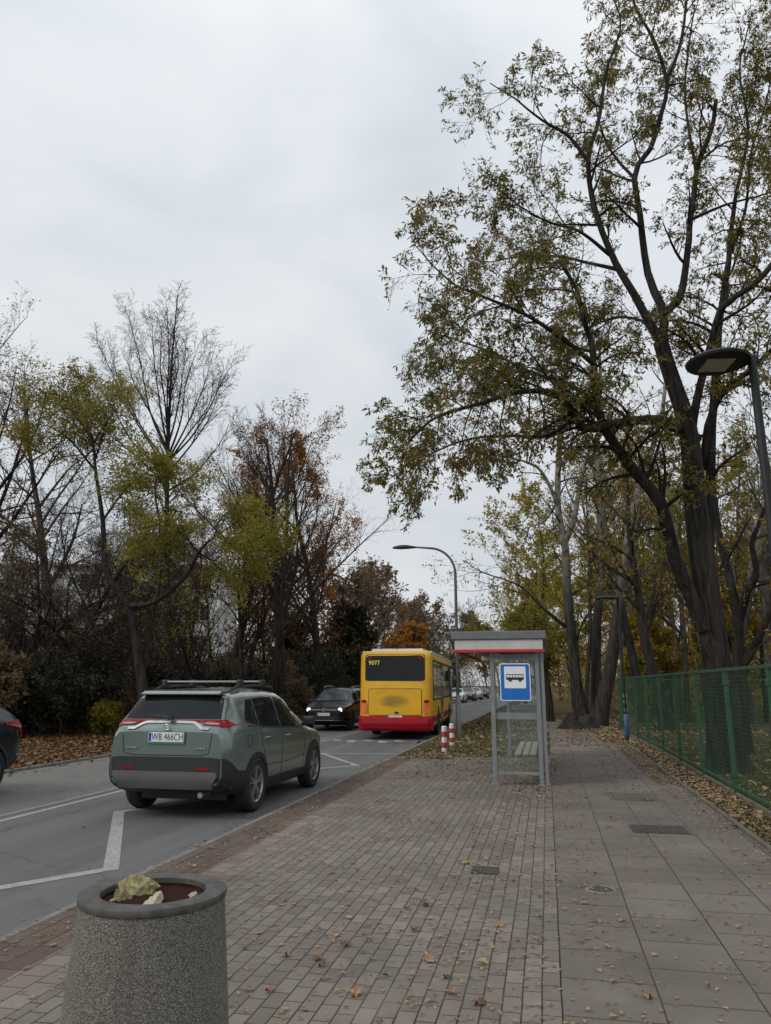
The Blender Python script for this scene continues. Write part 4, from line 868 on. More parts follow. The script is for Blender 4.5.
# ------------------------------------------------------------------ vehicles
def itp(tab, y):
    return float(np.interp(y, [p[0] for p in tab], [p[1] for p in tab]))
def smooth_tab(tab, L, n=400, s=0.05):
    ys = np.linspace(-0.2, L+0.2, n); v = np.interp(ys, [p[0] for p in tab], [p[1] for p in tab])
    k = max(1, int(s/(ys[1]-ys[0]))); ker = np.hanning(2*k+3)[1:-1]; ker /= ker.sum()
    v = np.convolve(np.pad(v, k, mode='edge'), ker, 'valid')
    return list(zip(ys, v))
def chaikin(p, it=2):
    for _ in range(it):
        q = [p[0]]
        for a, b in zip(p[:-1], p[1:]):
            q.append((a[0]*0.75+b[0]*0.25, a[1]*0.75+b[1]*0.25)); q.append((a[0]*0.25+b[0]*0.75, a[1]*0.25+b[1]*0.75))
        q.append(p[-1]); p = q
    return p
def car_hull(sp):
    L = sp['L']
    ws, bs, rs_, zb = [smooth_tab(sp[k], L, s=sp.get('s', 0.06)) for k in ('W', 'belt', 'roof', 'bot')]
    ys = np.unique(np.round(np.concatenate([[0, 0.015, 0.04, 0.08, 0.13, 0.19], np.linspace(0.26, L-0.26, 58), [L-0.19, L-0.13, L-0.08, L-0.04, L-0.015, L]]), 4))
    V, n = [], 0
    for y in ys:
        w, b, r, q = itp(ws, y), itp(bs, y), itp(rs_, y), itp(zb, y)
        gh = max(0.015, r-b); s = min(1, gh/0.5); s = s*s*(3-2*s)
        wr = w*(0.90*(1-s) + sp['roof_w']/0.92*s)
        ctrl = [(0, q), (w*0.86, q), (w*0.97, q+0.07), (w*0.995, q+0.25*(b-q)), (w, q+0.62*(b-q)), (w*0.985, b-0.05), (w*0.955, b+0.10*gh),
                (w*0.955*(0.45)+wr*0.55, b+0.50*gh), (wr, b+0.86*gh), (wr*0.82, b+0.97*gh), (wr*0.4, b+gh), (0, b+gh+0.008)]
        half = chaikin(ctrl, 2)
        sec = half + [(-x, z) for x, z in half[-2:0:-1]]
        n = len(sec); V += [(x, y, z) for x, z in sec]
    F = []
    for i in range(len(ys)-1):
        for j in range(n):
            F.append((i*n+j, i*n+(j+1) % n, (i+1)*n+(j+1) % n, (i+1)*n+j))
    F += [tuple(range(n)), tuple((len(ys)-1)*n+j for j in range(n))[::-1]]
    me = bpy.data.meshes.new('body'); me.from_pydata(V, [], F)
    bm = bmesh.new(); bm.from_mesh(me); bmesh.ops.recalc_face_normals(bm, faces=bm.faces); bm.to_mesh(me)
    bvh = BVHTree.FromBMesh(bm); bm.free()
    return me, bvh
def cut_arches(me, wheels, rad, width, mats):
    o = bpy.data.objects.new('tmp', me); C.objects.link(o); me.materials.append(mats[0]); me.materials.append(mats[1])
    cm = MB()
    for y, z in wheels:
        for s in (-1, 1):
            cm.lathe([(rad, s*(width-0.30)), (rad, s*(width+0.3))], 36, 'X', (0, y, z))
    co_ = cm.build('cut', [mats[1]])
    md = o.modifiers.new('b', 'BOOLEAN'); md.operation = 'DIFFERENCE'; md.solver = 'EXACT'; md.object = co_
    try: md.material_mode = 'TRANSFER'
    except Exception: pass
    dg = bpy.context.evaluated_depsgraph_get(); dg.update()
    m2 = bpy.data.meshes.new_from_object(o.evaluated_get(dg))
    bpy.data.objects.remove(o); bpy.data.objects.remove(co_)
    return m2
def panel(name, poly, axis, bvh, m, parent, off=0.006, deep=0.02, grid=0.07, far=6.0, sm=True):
    """a piece of trim: a 2-D outline laid onto the hull along an axis, standing a few mm proud with a rim going in"""
    bm = bmesh.new(); vs = [bm.verts.new((a, b, 0)) for a, b in poly]; bm.faces.new(vs)
    a0, a1 = min(p[0] for p in poly), max(p[0] for p in poly); b0, b1 = min(p[1] for p in poly), max(p[1] for p in poly)
    for lo, hi, nv in ((a0, a1, Vector((1, 0, 0))), (b0, b1, Vector((0, 1, 0)))):
        k = int((hi-lo)/grid)
        for i in range(1, k+1):
            c = nv*(lo+(hi-lo)*i/(k+1))
            bmesh.ops.bisect_plane(bm, geom=bm.verts[:]+bm.edges[:]+bm.faces[:], plane_co=c, plane_no=nv)
    nm = {}
    for v in bm.verts:
        a, b = v.co.x, v.co.y
        if axis == 'x+': o, d = Vector((far, a, b)), Vector((-1, 0, 0))
        elif axis == 'x-': o, d = Vector((-far, a, b)), Vector((1, 0, 0))
        elif axis == 'y-': o, d = Vector((a, -far, b)), Vector((0, 1, 0))
        elif axis == 'y+': o, d = Vector((a, 20.0, b)), Vector((0, -1, 0))
        else: o, d = Vector((a, b, far)), Vector((0, 0, -1))
        h = bvh.ray_cast(o, d)
        if h[0] is None:
            q = o + d*(far-0.88 if axis[0] == 'x' else far if axis != 'y+' else 20.0-1e-3); h = bvh.find_nearest(q)
        n = h[1] if h[1].dot(d) < 0 else -h[1]
        v.co = h[0] + n*off; nm[v] = n.copy()
    bm.normal_update()
    edges = [e for e in bm.edges if e.is_boundary]
    inner = {}
    for e in edges:
        for v in e.verts:
            if v not in inner: inner[v] = bm.verts.new(v.co - nm[v]*(off+deep))
    for e in edges:
        a, b = e.verts
        bm.faces.new((a, b, inner[b], inner[a]))
    bmesh.ops.recalc_face_normals(bm, faces=bm.faces)
    me = bpy.data.meshes.new(name); bm.to_mesh(me); bm.free()
    o = link(name, me, m, parent)
    if sm:
        me.polygons.foreach_set('use_smooth', np.ones(len(me.polygons), dtype=bool))
        md = o.modifiers.new('edges', 'EDGE_SPLIT'); md.split_angle = R(38)
    return o
def both(name, poly, bvh, m, parent, **kw):
    return [panel(name, poly, ax, bvh, m, parent, **kw) for ax in ('x+', 'x-')]
def sector(cy, cz, r0, r1, a0, a1, n=16):
    out = [(cy+r1*math.cos(R(a0+(a1-a0)*i/n)), cz+r1*math.sin(R(a0+(a1-a0)*i/n))) for i in range(n+1)]
    return out + [(cy+r0*math.cos(R(a1-(a1-a0)*i/n)), cz+r0*math.sin(R(a1-(a1-a0)*i/n))) for i in range(n+1)]
def seam(a, w=0.010):
    """thin closed strip along a polyline in 2-D (door gaps)"""
    a = [Vector(p) for p in a]; L_, R_ = [], []
    for i, p in enumerate(a):
        d = (a[min(i+1, len(a)-1)]-a[max(i-1, 0)]).normalized(); n = Vector((-d.y, d.x))*w/2
        L_.append(tuple(p+n)); R_.append(tuple(p-n))
    return L_ + R_[::-1]
def text_mesh(name, s, size, m, parent, loc, rot, ext=0.002, sx=1.0):
    cu = bpy.data.curves.new(name, 'FONT'); cu.body = s; cu.size = size; cu.extrude = ext; cu.align_x = 'CENTER'; cu.align_y = 'CENTER'
    o = bpy.data.objects.new('tmp', cu); C.objects.link(o)
    dg = bpy.context.evaluated_depsgraph_get(); dg.update()
    me = bpy.data.meshes.new_from_object(o.evaluated_get(dg)); bpy.data.objects.remove(o)
    q = link(name, me, m, parent); me.materials.clear(); me.materials.append(m)
    q.location = loc; q.rotation_euler = rot; q.scale = (sx, 1, 1)
    return q
def make_wheel_meshes(Rw, w, spokes, rim_m):
    a = Rw*0.68; tm = MB()
    tm.lathe([(a, -w/2+0.012), (Rw-0.045, -w/2), (Rw-0.015, -w/2+0.02), (Rw, -w/2+0.055), (Rw, -0.02), (Rw-0.008, -0.015), (Rw-0.008, 0.015), (Rw, 0.02), (Rw, w/2-0.055), (Rw-0.015, w/2-0.02), (Rw-0.045, w/2), (a, w/2-0.012)], 40, 'X', closed=True)
    h = w/2-0.02; rm = MB()
    rm.lathe([(a+0.004, h+0.002), (a-0.012, h+0.006), (a-0.03, h-0.015), (a-0.028, -h), (a+0.004, -h)], 40, 'X', closed=True)
    rm.lathe([(0.0, h-0.006), (0.035, h-0.008), (0.062, h-0.016), (0.066, h-0.06), (0, h-0.06)], 24, 'X')
    for i in range(5):
        for k in ((-0.16, 0.16) if spokes == 'twin' else (0,)):
            an = 2*math.pi*i/5 + 0.3
            r0, r1 = 0.05, a-0.018
            p = Vector((h-0.022, math.cos(an+k*0.7)*r0, math.sin(an+k*0.7)*r0)); q = Vector((h-0.012, math.cos(an+k)*r1, math.sin(an+k)*r1))
            d = (q-p).normalized(); sd_ = Vector((1, 0, 0)).cross(d)*(0.014 if spokes == 'twin' else 0.03); o = Vector((0.012, 0, 0))
            v = [p-sd_*1.2-o*2, p+sd_*1.2-o*2, q+sd_*1.1-o*2, q-sd_*1.1-o*2, p-sd_+o, p+sd_+o, q+sd_*0.9+o, q-sd_*0.9+o]
            rm.add(v, [(3, 2, 1, 0), (4, 5, 6, 7), (0, 1, 5, 4), (1, 2, 6, 5), (2, 3, 7, 6), (3, 0, 4, 7)])
    bk = MB(); bk.lathe([(0, h-0.075), (a-0.045, h-0.075), (a-0.045, h-0.09), (0, h-0.09)], 30, 'X')
    return tm, rm, bk
def add_wheels(root, ys, xo, Rw, w, spokes='twin', rim_m=None, big=True):
    tm, rm, bk = make_wheel_meshes(Rw, w, spokes, rim_m)
    first = None
    for y in ys:
        for s in (1, -1):
            if first is None:
                first = tm.build('wheel', M['rubber'], root, smooth=True)
                rm.build('rim', rim_m or M['alloy'], first, smooth=True)
                bk.build('brake_disc', M['black'], first, smooth=True)
                o = first
            else:
                o = copy_tree(first, root)
            o.location = (s*xo, y, Rw); o.rotation_euler = (0, 0, 0 if s > 0 else math.pi)
def plate(root, y, z, face, txt=None, w=0.52, h=0.114, green=False, tilt=0.0):
    """face -1: rear of the car (looking towards -y), +1: front"""
    rot = (math.pi/2, 0, 0) if face < 0 else (math.pi/2, 0, math.pi)
    mb = MB(); mb.prism(rrect(w, h, 0.012), lambda a, b, d: (a, b, d), 0.012)
    p = mb.build('number_plate', M['plate'], root); p.location = (0, y, z); p.rotation_euler = (rot[0]+tilt, 0, rot[2])
    fr = MB(); fr.prism(rrect(w+0.03, h+0.034, 0.014), lambda a, b, d: (a, b-0.006, d), 0.008)
    fr.build('plate_frame', M['plate_green'] if green else M['black'], p)
    bl = MB(); bl.prism([(-w/2+0.006, -h/2+0.008), (-w/2+0.046, -h/2+0.008), (-w/2+0.046, h/2-0.008), (-w/2+0.006, h/2-0.008)], lambda a, b, d: (a, b, 0.0125+d), 0.0015)
    bl.build('country_band', M['plate_blue'], p)
    if txt: text_mesh('lettering', txt, h*1.02, M['plate_ink'], p, (0.024, -0.002, 0.0135), (0, 0, 0), 0.001, 0.76)
    return p
def lamp_ring(name, r, t, m, parent, loc, sx=1.0, sz=1.0, rz=0.0):
    mb = MB(); mb.tube([(r*math.cos(a)*sx, 0, r*math.sin(a)*sz) for a in np.linspace(0, 2*math.pi, 25)[:-1]], t, 6, closed=True)
    o = mb.build(name, m, parent, smooth=True); o.location = loc; o.rotation_euler = (0, 0, rz); return o

def suv_spec():
    return dict(L=4.60, roof_w=0.64,
        W=[(0, 0.80), (0.05, 0.855), (0.2, 0.905), (0.5, 0.922), (1.0, 0.928), (3.6, 0.925), (4.1, 0.90), (4.35, 0.84), (4.5, 0.74), (4.6, 0.60)],
        belt=[(0, 1.04), (0.15, 1.10), (1.0, 1.09), (2.3, 1.04), (3.3, 1.00), (4.0, 0.93), (4.4, 0.84), (4.6, 0.68)],
        roof=[(0, 1.12), (0.05, 1.20), (0.12, 1.28), (0.40, 1.585), (0.48, 1.625), (0.9, 1.66), (1.7, 1.675), (2.4, 1.625), (2.7, 1.54), (3.45, 1.07), (3.6, 1.035), (4.2, 0.96), (4.45, 0.88), (4.6, 0.72)],
        bot=[(0, 0.44), (0.2, 0.36), (0.5, 0.27), (1.2, 0.22), (3.6, 0.22), (4.3, 0.27), (4.6, 0.38)])
WY = (0.98, 3.67)
def car_common(root, bvh, paint_m, glass=True):
    # side glazing, gaps, handles, mirrors, arch cladding and sills
    g = M['car_glass']
    q1 = [(0.66, 1.235), (1.12, 1.175), (1.12, 1.55), (0.90, 1.535)]
    q2 = [(1.16, 1.16), (2.00, 1.115), (2.00, 1.575), (1.16, 1.555)]
    q3 = [(2.06, 1.112), (3.06, 1.075), (2.86, 1.24), (2.60, 1.45), (2.46, 1.525), (2.06, 1.575)]
    for q in (q1, q2, q3): both('side_window', q, bvh, g, root, off=0.004)
    both('window_trim', seam([(0.74, 1.185), (1.6, 1.125), (2.4, 1.088), (3.14, 1.055)], 0.016), bvh, M['black'], root, off=0.009)
    both('door_gap', seam([(1.15, 1.14), (1.18, 0.95), (1.30, 0.72), (1.42, 0.50), (1.46, 0.36)], 0.011), bvh, M['black'], root, off=0.003)
    both('door_gap', seam([(2.03, 1.10), (2.03, 0.8), (2.0, 0.36)], 0.011), bvh, M['black'], root, off=0.003)
    both('door_gap', seam([(3.12, 1.06), (3.14, 0.8), (3.08, 0.36)], 0.011), bvh, M['black'], root, off=0.003)
    both('sill_cladding', [(1.42, 0.235), (3.22, 0.235), (3.22, 0.40), (1.42, 0.42)], bvh, M['black'], root, off=0.014)
    both('fuel_flap', seam(rrect(0.17, 0.15, 0.04, 3, 0.72, 0.98)+[rrect(0.17, 0.15, 0.04, 3, 0.72, 0.98)[0]], 0.008)[:], bvh, M['black'], root, off=0.002)
    both('crease_strip', seam([(1.40, 0.60), (2.2, 0.575), (3.12, 0.60)], 0.010), bvh, M['black'], root, off=0.002)
    for y in WY:
        both('arch_cladding', sector(y, 0.36, 0.385, 0.455, -12, 192), bvh, M['black'], root, off=0.014)
    for s in (1, -1):
        for y, z in ((1.32, 0.985), (2.22, 0.965)):
            mb = MB(); x = s*0.925
            mb.tube([(x-s*0.02, y, z), (x+s*0.022, y+0.025, z+0.004), (x+s*0.022, y+0.17, z+0.002), (x-s*0.02, y+0.195, z)], 0.013, 8)
            mb.build('door_handle', paint_m, root, smooth=True)
        mb = MB(); mb.box((s*0.955, 3.0, 1.10), (0.12, 0.05, 0.05)); mb.build('mirror_arm', M['black'], root, bevel=0.01)
        mb = MB(); mb.box((s*1.03, 3.02, 1.155), (0.20, 0.13, 0.16)); mb.build('wing_mirror', M['black'], root, bevel=0.045, seg=4)
def body_of(spec, paint_m, root):
    me, bvh = car_hull(spec)
    me = cut_arches(me, [(y, 0.36) for y in spec.get('wheels', WY)], 0.392, 0.92, [paint_m, M['black']])
    b = link('body', me, None, root)
    me.polygons.foreach_set('use_smooth', np.ones(len(me.polygons), dtype=bool))
    md = b.modifiers.new('edges', 'EDGE_SPLIT'); md.split_angle = R(42)
    return b, bvh
def mirror_poly(p): return [(-a, b) for a, b in p][::-1]

def tall_spec():
    sp = suv_spec(); sp['roof_w'] = 0.695
    sp['roof'] = [(0, 1.12), (0.05, 1.20), (0.11, 1.28), (0.37, 1.61), (0.46, 1.665), (0.9, 1.70), (1.7, 1.715), (2.4, 1.665), (2.7, 1.58), (3.45, 1.08), (3.6, 1.04), (4.2, 0.96), (4.45, 0.88), (4.6, 0.72)]
    return sp
def green_suv():
    root = thing('parked_car', 'sage green SUV with roof bars, standing on the road beside the near pavement', 'car', (-5.07, 9.74, ROAD), R(-0.5))
    spec = tall_spec(); pm = M['green_paint']; body, bvh = body_of(spec, pm, root); car_common(root, bvh, pm)
    # rear screen, spoiler, wiper
    panel('rear_window', [(-0.715, 1.296), (0.715, 1.296), (0.68, 1.43), (0.632, 1.607), (-0.632, 1.607), (-0.68, 1.43)], 'y-', bvh, M['car_glass'], root, off=0.005)
    mb = MB(); mb.prism([(0.44, 1.61), (0.30, 1.612), (0.285, 1.63), (0.38, 1.668), (0.64, 1.690), (0.72, 1.64)], lambda a, b, d: (-0.60+d, a, b), 1.20)
    mb.build('spoiler', pm, root, bevel=0.012)
    mb = MB(); mb.tube([(0.02, 0.05, 1.315), (-0.12, 0.055, 1.335), (-0.30, 0.07, 1.345)], [0.016, 0.012, 0.008], 6); mb.box((0.02, 0.05, 1.31), (0.07, 0.04, 0.05))
    mb.build('rear_wiper', M['black'], root)
    # lamps and bright bar
    for s in (1, -1):
        tl = [(0.40, 1.280), (0.50, 1.222), (0.80, 1.205), (0.845, 1.21), (0.845, 1.266), (0.74, 1.282)]
        l = panel('tail_lamp', tl if s > 0 else mirror_poly(tl), 'y-', bvh, M['tail_red'], root, off=0.014)
        cl = [(0.50, 1.232), (0.56, 1.222), (0.72, 1.215), (0.72, 1.238), (0.54, 1.248)]
        panel('clear_lens', cl if s > 0 else mirror_poly(cl), 'y-', bvh, M['tail_clear'], l, off=0.019)
        sdl = [(0.07, 1.19), (0.20, 1.19), (0.36, 1.21), (0.17, 1.285), (0.105, 1.28)]
        panel('tail_lamp', sdl, 'x+' if s > 0 else 'x-', bvh, M['tail_red'], root, off=0.014)
        pr = [(0.52, 0.775), (0.70, 0.775), (0.70, 0.80), (0.52, 0.80)]
    bar = seam([(-0.60, 1.170), (-0.50, 1.172), (-0.40, 1.232), (-0.34, 1.248), (0, 1.255), (0.34, 1.248), (0.40, 1.232), (0.50, 1.172), (0.60, 1.170)], 0.03)
    panel('bright_bar', bar, 'y-', bvh, M['chrome'], root, off=0.016, grid=0.05)
    e = lamp_ring('emblem', 0.050, 0.0055, M['chrome'], root, (0, -0.006, 1.195), 1.0, 0.68)
    lamp_ring('emblem_oval', 0.021, 0.0045, M['chrome'], e, (0, 0, 0.0), 0.62, 1.5); lamp_ring('emblem_oval', 0.036, 0.0045, M['chrome'], e, (0, 0, 0.017), 0.9, 0.42)
    plate(root, -0.012, 1.065, -1, 'WB 466CH', green=True, w=0.52, h=0.125)
    # bumper
    panel('tailgate_gap', seam([(-0.66, 1.17), (-0.645, 1.0), (-0.62, 0.86), (-0.5, 0.83), (0.5, 0.83), (0.62, 0.86), (0.645, 1.0), (0.66, 1.17)], 0.012), 'y-', bvh, M['black'], root, off=0.003)
    panel('bumper_cladding', [(-0.66, 0.81), (0.66, 0.81), (0.835, 0.79), (0.85, 0.56), (0.80, 0.37), (-0.80, 0.37), (-0.85, 0.56), (-0.835, 0.79)], 'y-', bvh, M['black'], root, off=0.012)
    both('bumper_cladding', [(0.028, 0.38), (0.30, 0.33), (0.60, 0.30), (0.60, 0.44), (0.555, 0.60), (0.32, 0.62), (0.14, 0.74), (0.028, 0.80)], bvh, M['black'], root, off=0.013)
    panel('skid_plate', [(-0.74, 0.625), (0.74, 0.625), (0.77, 0.585), (0.68, 0.43), (-0.68, 0.43), (-0.77, 0.585)], 'y-', bvh, M['skid'], root, off=0.035, deep=0.04)
    for s in (1, -1):
        rf = [(0.46, 0.645), (0.63, 0.645), (0.63, 0.675), (0.46, 0.675)]
        panel('reflector', rf if s > 0 else mirror_poly(rf), 'y-', bvh, M['tail_red'], root, off=0.02)
    for s in (1, -1):
        mb = MB(); mb.box((s*0.50, -0.012, 0.925), (0.16, 0.012, 0.022)); mb.build('badge', M['chrome'], root)
    mb = MB(); mb.lathe([(0.036, 0), (0.036, 0.25), (0.028, 0.25), (0.028, 0.02)], 16, 'Y', (0.52, 0.02, 0.33)); mb.build('exhaust_pipe', M['chrome'], root, smooth=True)
    mb = MB(); mb.box((0, 2.1, 0.26), (1.3, 3.0, 0.14)); mb.box((0, 0.98, 0.36), (1.4, 0.12, 0.12)); mb.box((0, 3.67, 0.36), (1.4, 0.12, 0.12)); mb.build('underbody', M['black'], root)
    # roof bars
    for s in (1, -1):
        mb = MB(); mb.tube([(s*0.60, 0.72, 1.685), (s*0.605, 0.85, 1.725), (s*0.605, 1.6, 1.74), (s*0.595, 2.3, 1.715), (s*0.585, 2.42, 1.67)], 0.018, 8); mb.build('roof_rail', M['black'], root, smooth=True)
    for y, z in ((1.0, 1.78), (1.9, 1.785)):
        mb = MB(); mb.box((0, y, z+0.018), (1.24, 0.085, 0.030)); b = mb.build('roof_bar', M['bar_silver'], root, bevel=0.012)
        for s in (1, -1):
            mb = MB(); mb.box((s*0.60, y, z-0.01), (0.075, 0.14, 0.115)); mb.build('bar_foot', M['black'], b, bevel=0.02)
    add_wheels(root, WY, 0.832, 0.375, 0.235, 'twin', M['alloy'])
    panel('windscreen', [(-0.52, 2.76), (0.52, 2.76), (0.60, 3.34), (-0.60, 3.34)], 'z', bvh, M['shield_glass'], root, off=0.004)
    mb = MB(); mb.box((0, 2.3, 1.70), (0.05, 0.14, 0.05)); mb.build('antenna_fin', pm, root, bevel=0.015)
green_suv()

def other_suv(name, label, loc, rz, pm, kind, group=None):
    root = thing(name, label, 'car', loc, rz, group); spec = suv_spec()
    if kind == 'hatch':
        spec['roof'] = [(0, 1.02), (0.05, 1.10), (0.12, 1.16), (0.55, 1.48), (0.65, 1.50), (1.1, 1.55), (1.8, 1.565), (2.4, 1.52), (2.7, 1.43), (3.45, 1.02), (3.6, 0.99), (4.2, 0.91), (4.45, 0.84), (4.6, 0.68)]
        spec['wheels'] = (0.80, 3.45)
        spec['belt'] = [(0, 0.98), (0.15, 1.05), (1.0, 1.05), (2.3, 1.0), (3.3, 0.96), (4.0, 0.90), (4.4, 0.82), (4.6, 0.66)]
    body, bvh = body_of(spec, pm, root)
    g = M['car_glass']
    dz = -0.06 if kind == 'hatch' else 0.0; kz = 0.90 if kind == 'hatch' else 1.0
    zz_ = lambda p: [(a, 1.09+dz+(b-1.09)*kz) for a, b in p]
    for q in ([(0.90, 1.17), (1.12, 1.165), (1.12, 1.48), (1.02, 1.48)], [(1.16, 1.16), (2.00, 1.115), (2.00, 1.545), (1.16, 1.51)], [(2.06, 1.112), (3.05, 1.075), (2.84, 1.23), (2.56, 1.43), (2.42, 1.505), (2.06, 1.545)]):
        both('side_window', zz_(q), bvh, g, root, off=0.004)
    both('door_gap', seam(zz_([(1.15, 1.14), (1.18, 0.95), (1.30, 0.72), (1.46, 0.36)]), 0.011), bvh, M['black'], root, off=0.003)
    both('door_gap', seam(zz_([(2.03, 1.10), (2.0, 0.36)]), 0.011), bvh, M['black'], root, off=0.003)
    both('sill_cladding', [(1.42, 0.235), (3.22, 0.235), (3.22, 0.38), (1.42, 0.40)], bvh, M['black'], root, off=0.014)
    for y in spec.get('wheels', WY): both('arch_cladding', sector(y, 0.36, 0.385, 0.44, -12, 192), bvh, M['black'], root, off=0.012)
    for s in (1, -1):
        mb = MB(); mb.box((s*1.0, 3.02, 1.10+dz), (0.22, 0.12, 0.15)); mb.build('wing_mirror', pm, root, bevel=0.045, seg=4)
    panel('windscreen', [(-0.54, 2.72), (0.54, 2.72), (0.66, 3.34), (-0.66, 3.34)], 'z', bvh, M['shield_glass'], root, off=0.004)
    if kind == 'hatch':
        panel('rear_window', [(-0.60, 1.16), (0.60, 1.16), (0.50, 1.43), (-0.50, 1.43)], 'y-', bvh, g, root, off=0.005)
        for s in (1, -1):
            tl = [(0.42, 0.99), (0.82, 0.97), (0.84, 1.07), (0.60, 1.10), (0.42, 1.06)]
            l = panel('tail_lamp', tl if s > 0 else mirror_poly(tl), 'y-', bvh, M['tail_red'], root, off=0.016)
            ax = 'x+' if s > 0 else 'x-'
            l2 = panel('tail_lamp', [(0.02, 0.84), (0.10, 0.86), (0.18, 0.97), (0.50, 1.02), (0.52, 1.06), (0.16, 1.09), (0.02, 1.06)], ax, bvh, M['tail_red'], root, off=0.018)
            panel('clear_lens', [(0.12, 0.96), (0.42, 1.02), (0.30, 1.035), (0.08, 1.0)], ax, bvh, M['tail_clear'], l2, off=0.024)
            panel('bumper_cladding', [(0.045, 0.37), (0.42, 0.28), (0.42, 0.42), (0.36, 0.54), (0.15, 0.55), (0.045, 0.58)], ax, bvh, M['black'], root, off=0.013)
            panel('bright_strip', [(0.03, 0.555), (0.20, 0.545), (0.20, 0.57), (0.03, 0.58)], ax, bvh, M['chrome'], root, off=0.02)
        both('belt_trim', seam(zz_([(0.85, 1.16), (1.6, 1.115), (2.4, 1.08), (3.1, 1.05)]), 0.018), bvh, M['chrome'], root, off=0.008)
        plate(root, -0.008, 0.86, -1)
    else:
        # front: lit lamps, grille, emblem, bumper
        for s in (1, -1):
            hl = [(0.50, 0.755), (0.74, 0.745), (0.80, 0.80), (0.76, 0.86), (0.52, 0.845)]
            hous = panel('headlight', hl if s > 0 else mirror_poly(hl), 'y+', bvh, M['black'], root, off=0.012)
            mb = MB(); mb.lathe([(0.0, 0.03), (0.075, 0.028), (0.085, 0.0)], 18, 'Y', (s*0.63, 4.50, 0.80)); mb.build('lit_lens', M['head_on'], hous, smooth=True)
            fg = [(0.50, 0.44), (0.76, 0.46), (0.72, 0.56), (0.52, 0.54)]
            panel('fog_recess', fg if s > 0 else mirror_poly(fg), 'y+', bvh, M['black'], root, off=0.008)
        panel('grille', [(-0.50, 0.76), (0.50, 0.76), (0.51, 0.845), (-0.51, 0.845)], 'y+', bvh, M['black'], root, off=0.010)
        panel('grille_bar', seam([(-0.50, 0.795), (0.50, 0.795)], 0.016), 'y+', bvh, M['chrome'], root, off=0.018)
        panel('lower_grille', [(-0.46, 0.42), (0.46, 0.42), (0.50, 0.56), (-0.50, 0.56)], 'y+', bvh, M['black'], root, off=0.010)
        panel('bright_strip', seam([(-0.70, 0.415), (0.70, 0.415)], 0.02), 'y+', bvh, M['chrome'], root, off=0.018)
        e = lamp_ring('emblem', 0.075, 0.009, M['chrome'], root, (0, 4.615, 0.80), 1, 1)
        mb = MB(); mb.tube([(-0.035, 0, 0.062), (0, 0, 0.01), (0.035, 0, 0.062)], 0.007, 6); mb.tube([(-0.068, 0, 0.02), (-0.032, 0, -0.062), (0, 0, -0.005), (0.032, 0, -0.062), (0.068, 0, 0.02)], 0.007, 6)
        mb.build('emblem_letters', M['chrome'], e)
        plate(root, 4.62, 0.64, 1)
        for s in (1, -1):
            mb = MB(); mb.tube([(s*0.60, 0.72, 1.655), (s*0.605, 0.85, 1.695), (s*0.605, 1.6, 1.71), (s*0.595, 2.3, 1.68), (s*0.585, 2.42, 1.64)], 0.018, 8); mb.build('roof_rail', M['chrome'], root, smooth=True)
        mb = MB(); mb.tube([(-0.1, 3.42, 1.09), (0.2, 3.33, 1.14), (0.55, 3.30, 1.15)], 0.009, 5); mb.tube([(-0.6, 3.38, 1.09), (-0.3, 3.33, 1.14), (0.05, 3.30, 1.15)], 0.009, 5); mb.build('wiper', M['black'], root)
    mb = MB(); mb.box((0, 2.1, 0.26), (1.3, 3.0, 0.14)); mb.box((0, 0.98, 0.36), (1.4, 0.12, 0.12)); mb.box((0, 3.67, 0.36), (1.4, 0.12, 0.12)); mb.build('underbody', M['black'], root)
    add_wheels(root, spec.get('wheels', WY), 0.835, 0.36, 0.225, 'single' if kind == 'hatch' else 'twin', M['alloy'] if kind == 'hatch' else M['dark_alloy'])
    return root
other_suv('passing_car', 'blue-black car leaving the left edge with its red tail lamp showing', (-9.83, 11.95, ROAD), R(180), M['navy_paint'], 'hatch').scale = (1.07, 1.07, 1.07)
other_suv('oncoming_car', 'black SUV with both headlights lit, coming past the left side of the bus', (-8.62, 33.6, ROAD), R(181), M['black_paint'], 'suv')
def sedan(label, loc, rz, pm):
    root = thing('queued_car', label, 'car', loc, rz, 'cars queueing far down the oncoming lane')
    spec = dict(L=4.5, roof_w=0.60, W=[(0, 0.72), (0.2, 0.86), (0.6, 0.90), (3.8, 0.90), (4.3, 0.82), (4.5, 0.60)],
        belt=[(0, 0.86), (0.3, 0.97), (1.2, 0.96), (3.0, 0.93), (4.0, 0.84), (4.5, 0.62)],
        roof=[(0, 0.90), (0.2, 0.99), (0.6, 1.03), (1.15, 1.40), (1.8, 1.47), (2.3, 1.44), (3.15, 1.0), (3.5, 0.93), (4.2, 0.83), (4.5, 0.66)],
        bot=[(0, 0.40), (0.4, 0.26), (1.2, 0.2), (3.6, 0.2), (4.5, 0.32)])
    body, bvh = body_of(spec, pm, root)
    both('side_window', [(1.0, 1.04), (2.95, 1.0), (2.3, 1.33), (1.75, 1.37), (1.25, 1.33)], bvh, M['car_glass'], root, off=0.004)
    panel('windscreen', [(-0.56, 2.38), (0.56, 2.38), (0.68, 3.08), (-0.68, 3.08)], 'z', bvh, M['shield_glass'], root, off=0.004)
    for s in (1, -1):
        hl = [(0.44, 0.63), (0.70, 0.63), (0.74, 0.73), (0.46, 0.70)]
        panel('headlight', hl if s > 0 else mirror_poly(hl), 'y+', bvh, M['chrome'], root, off=0.012)
    panel('grille', [(-0.40, 0.48), (0.40, 0.48), (0.40, 0.64), (-0.40, 0.64)], 'y+', bvh, M['black'], root, off=0.01)
    plate(root, 4.52, 0.46, 1)
    add_wheels(root, WY, 0.80, 0.34, 0.21, 'single', M['alloy'])
sedan('white car at the head of the far queue beyond the bus', (-9.0, 80, ROAD), R(180), M['white_paint'])
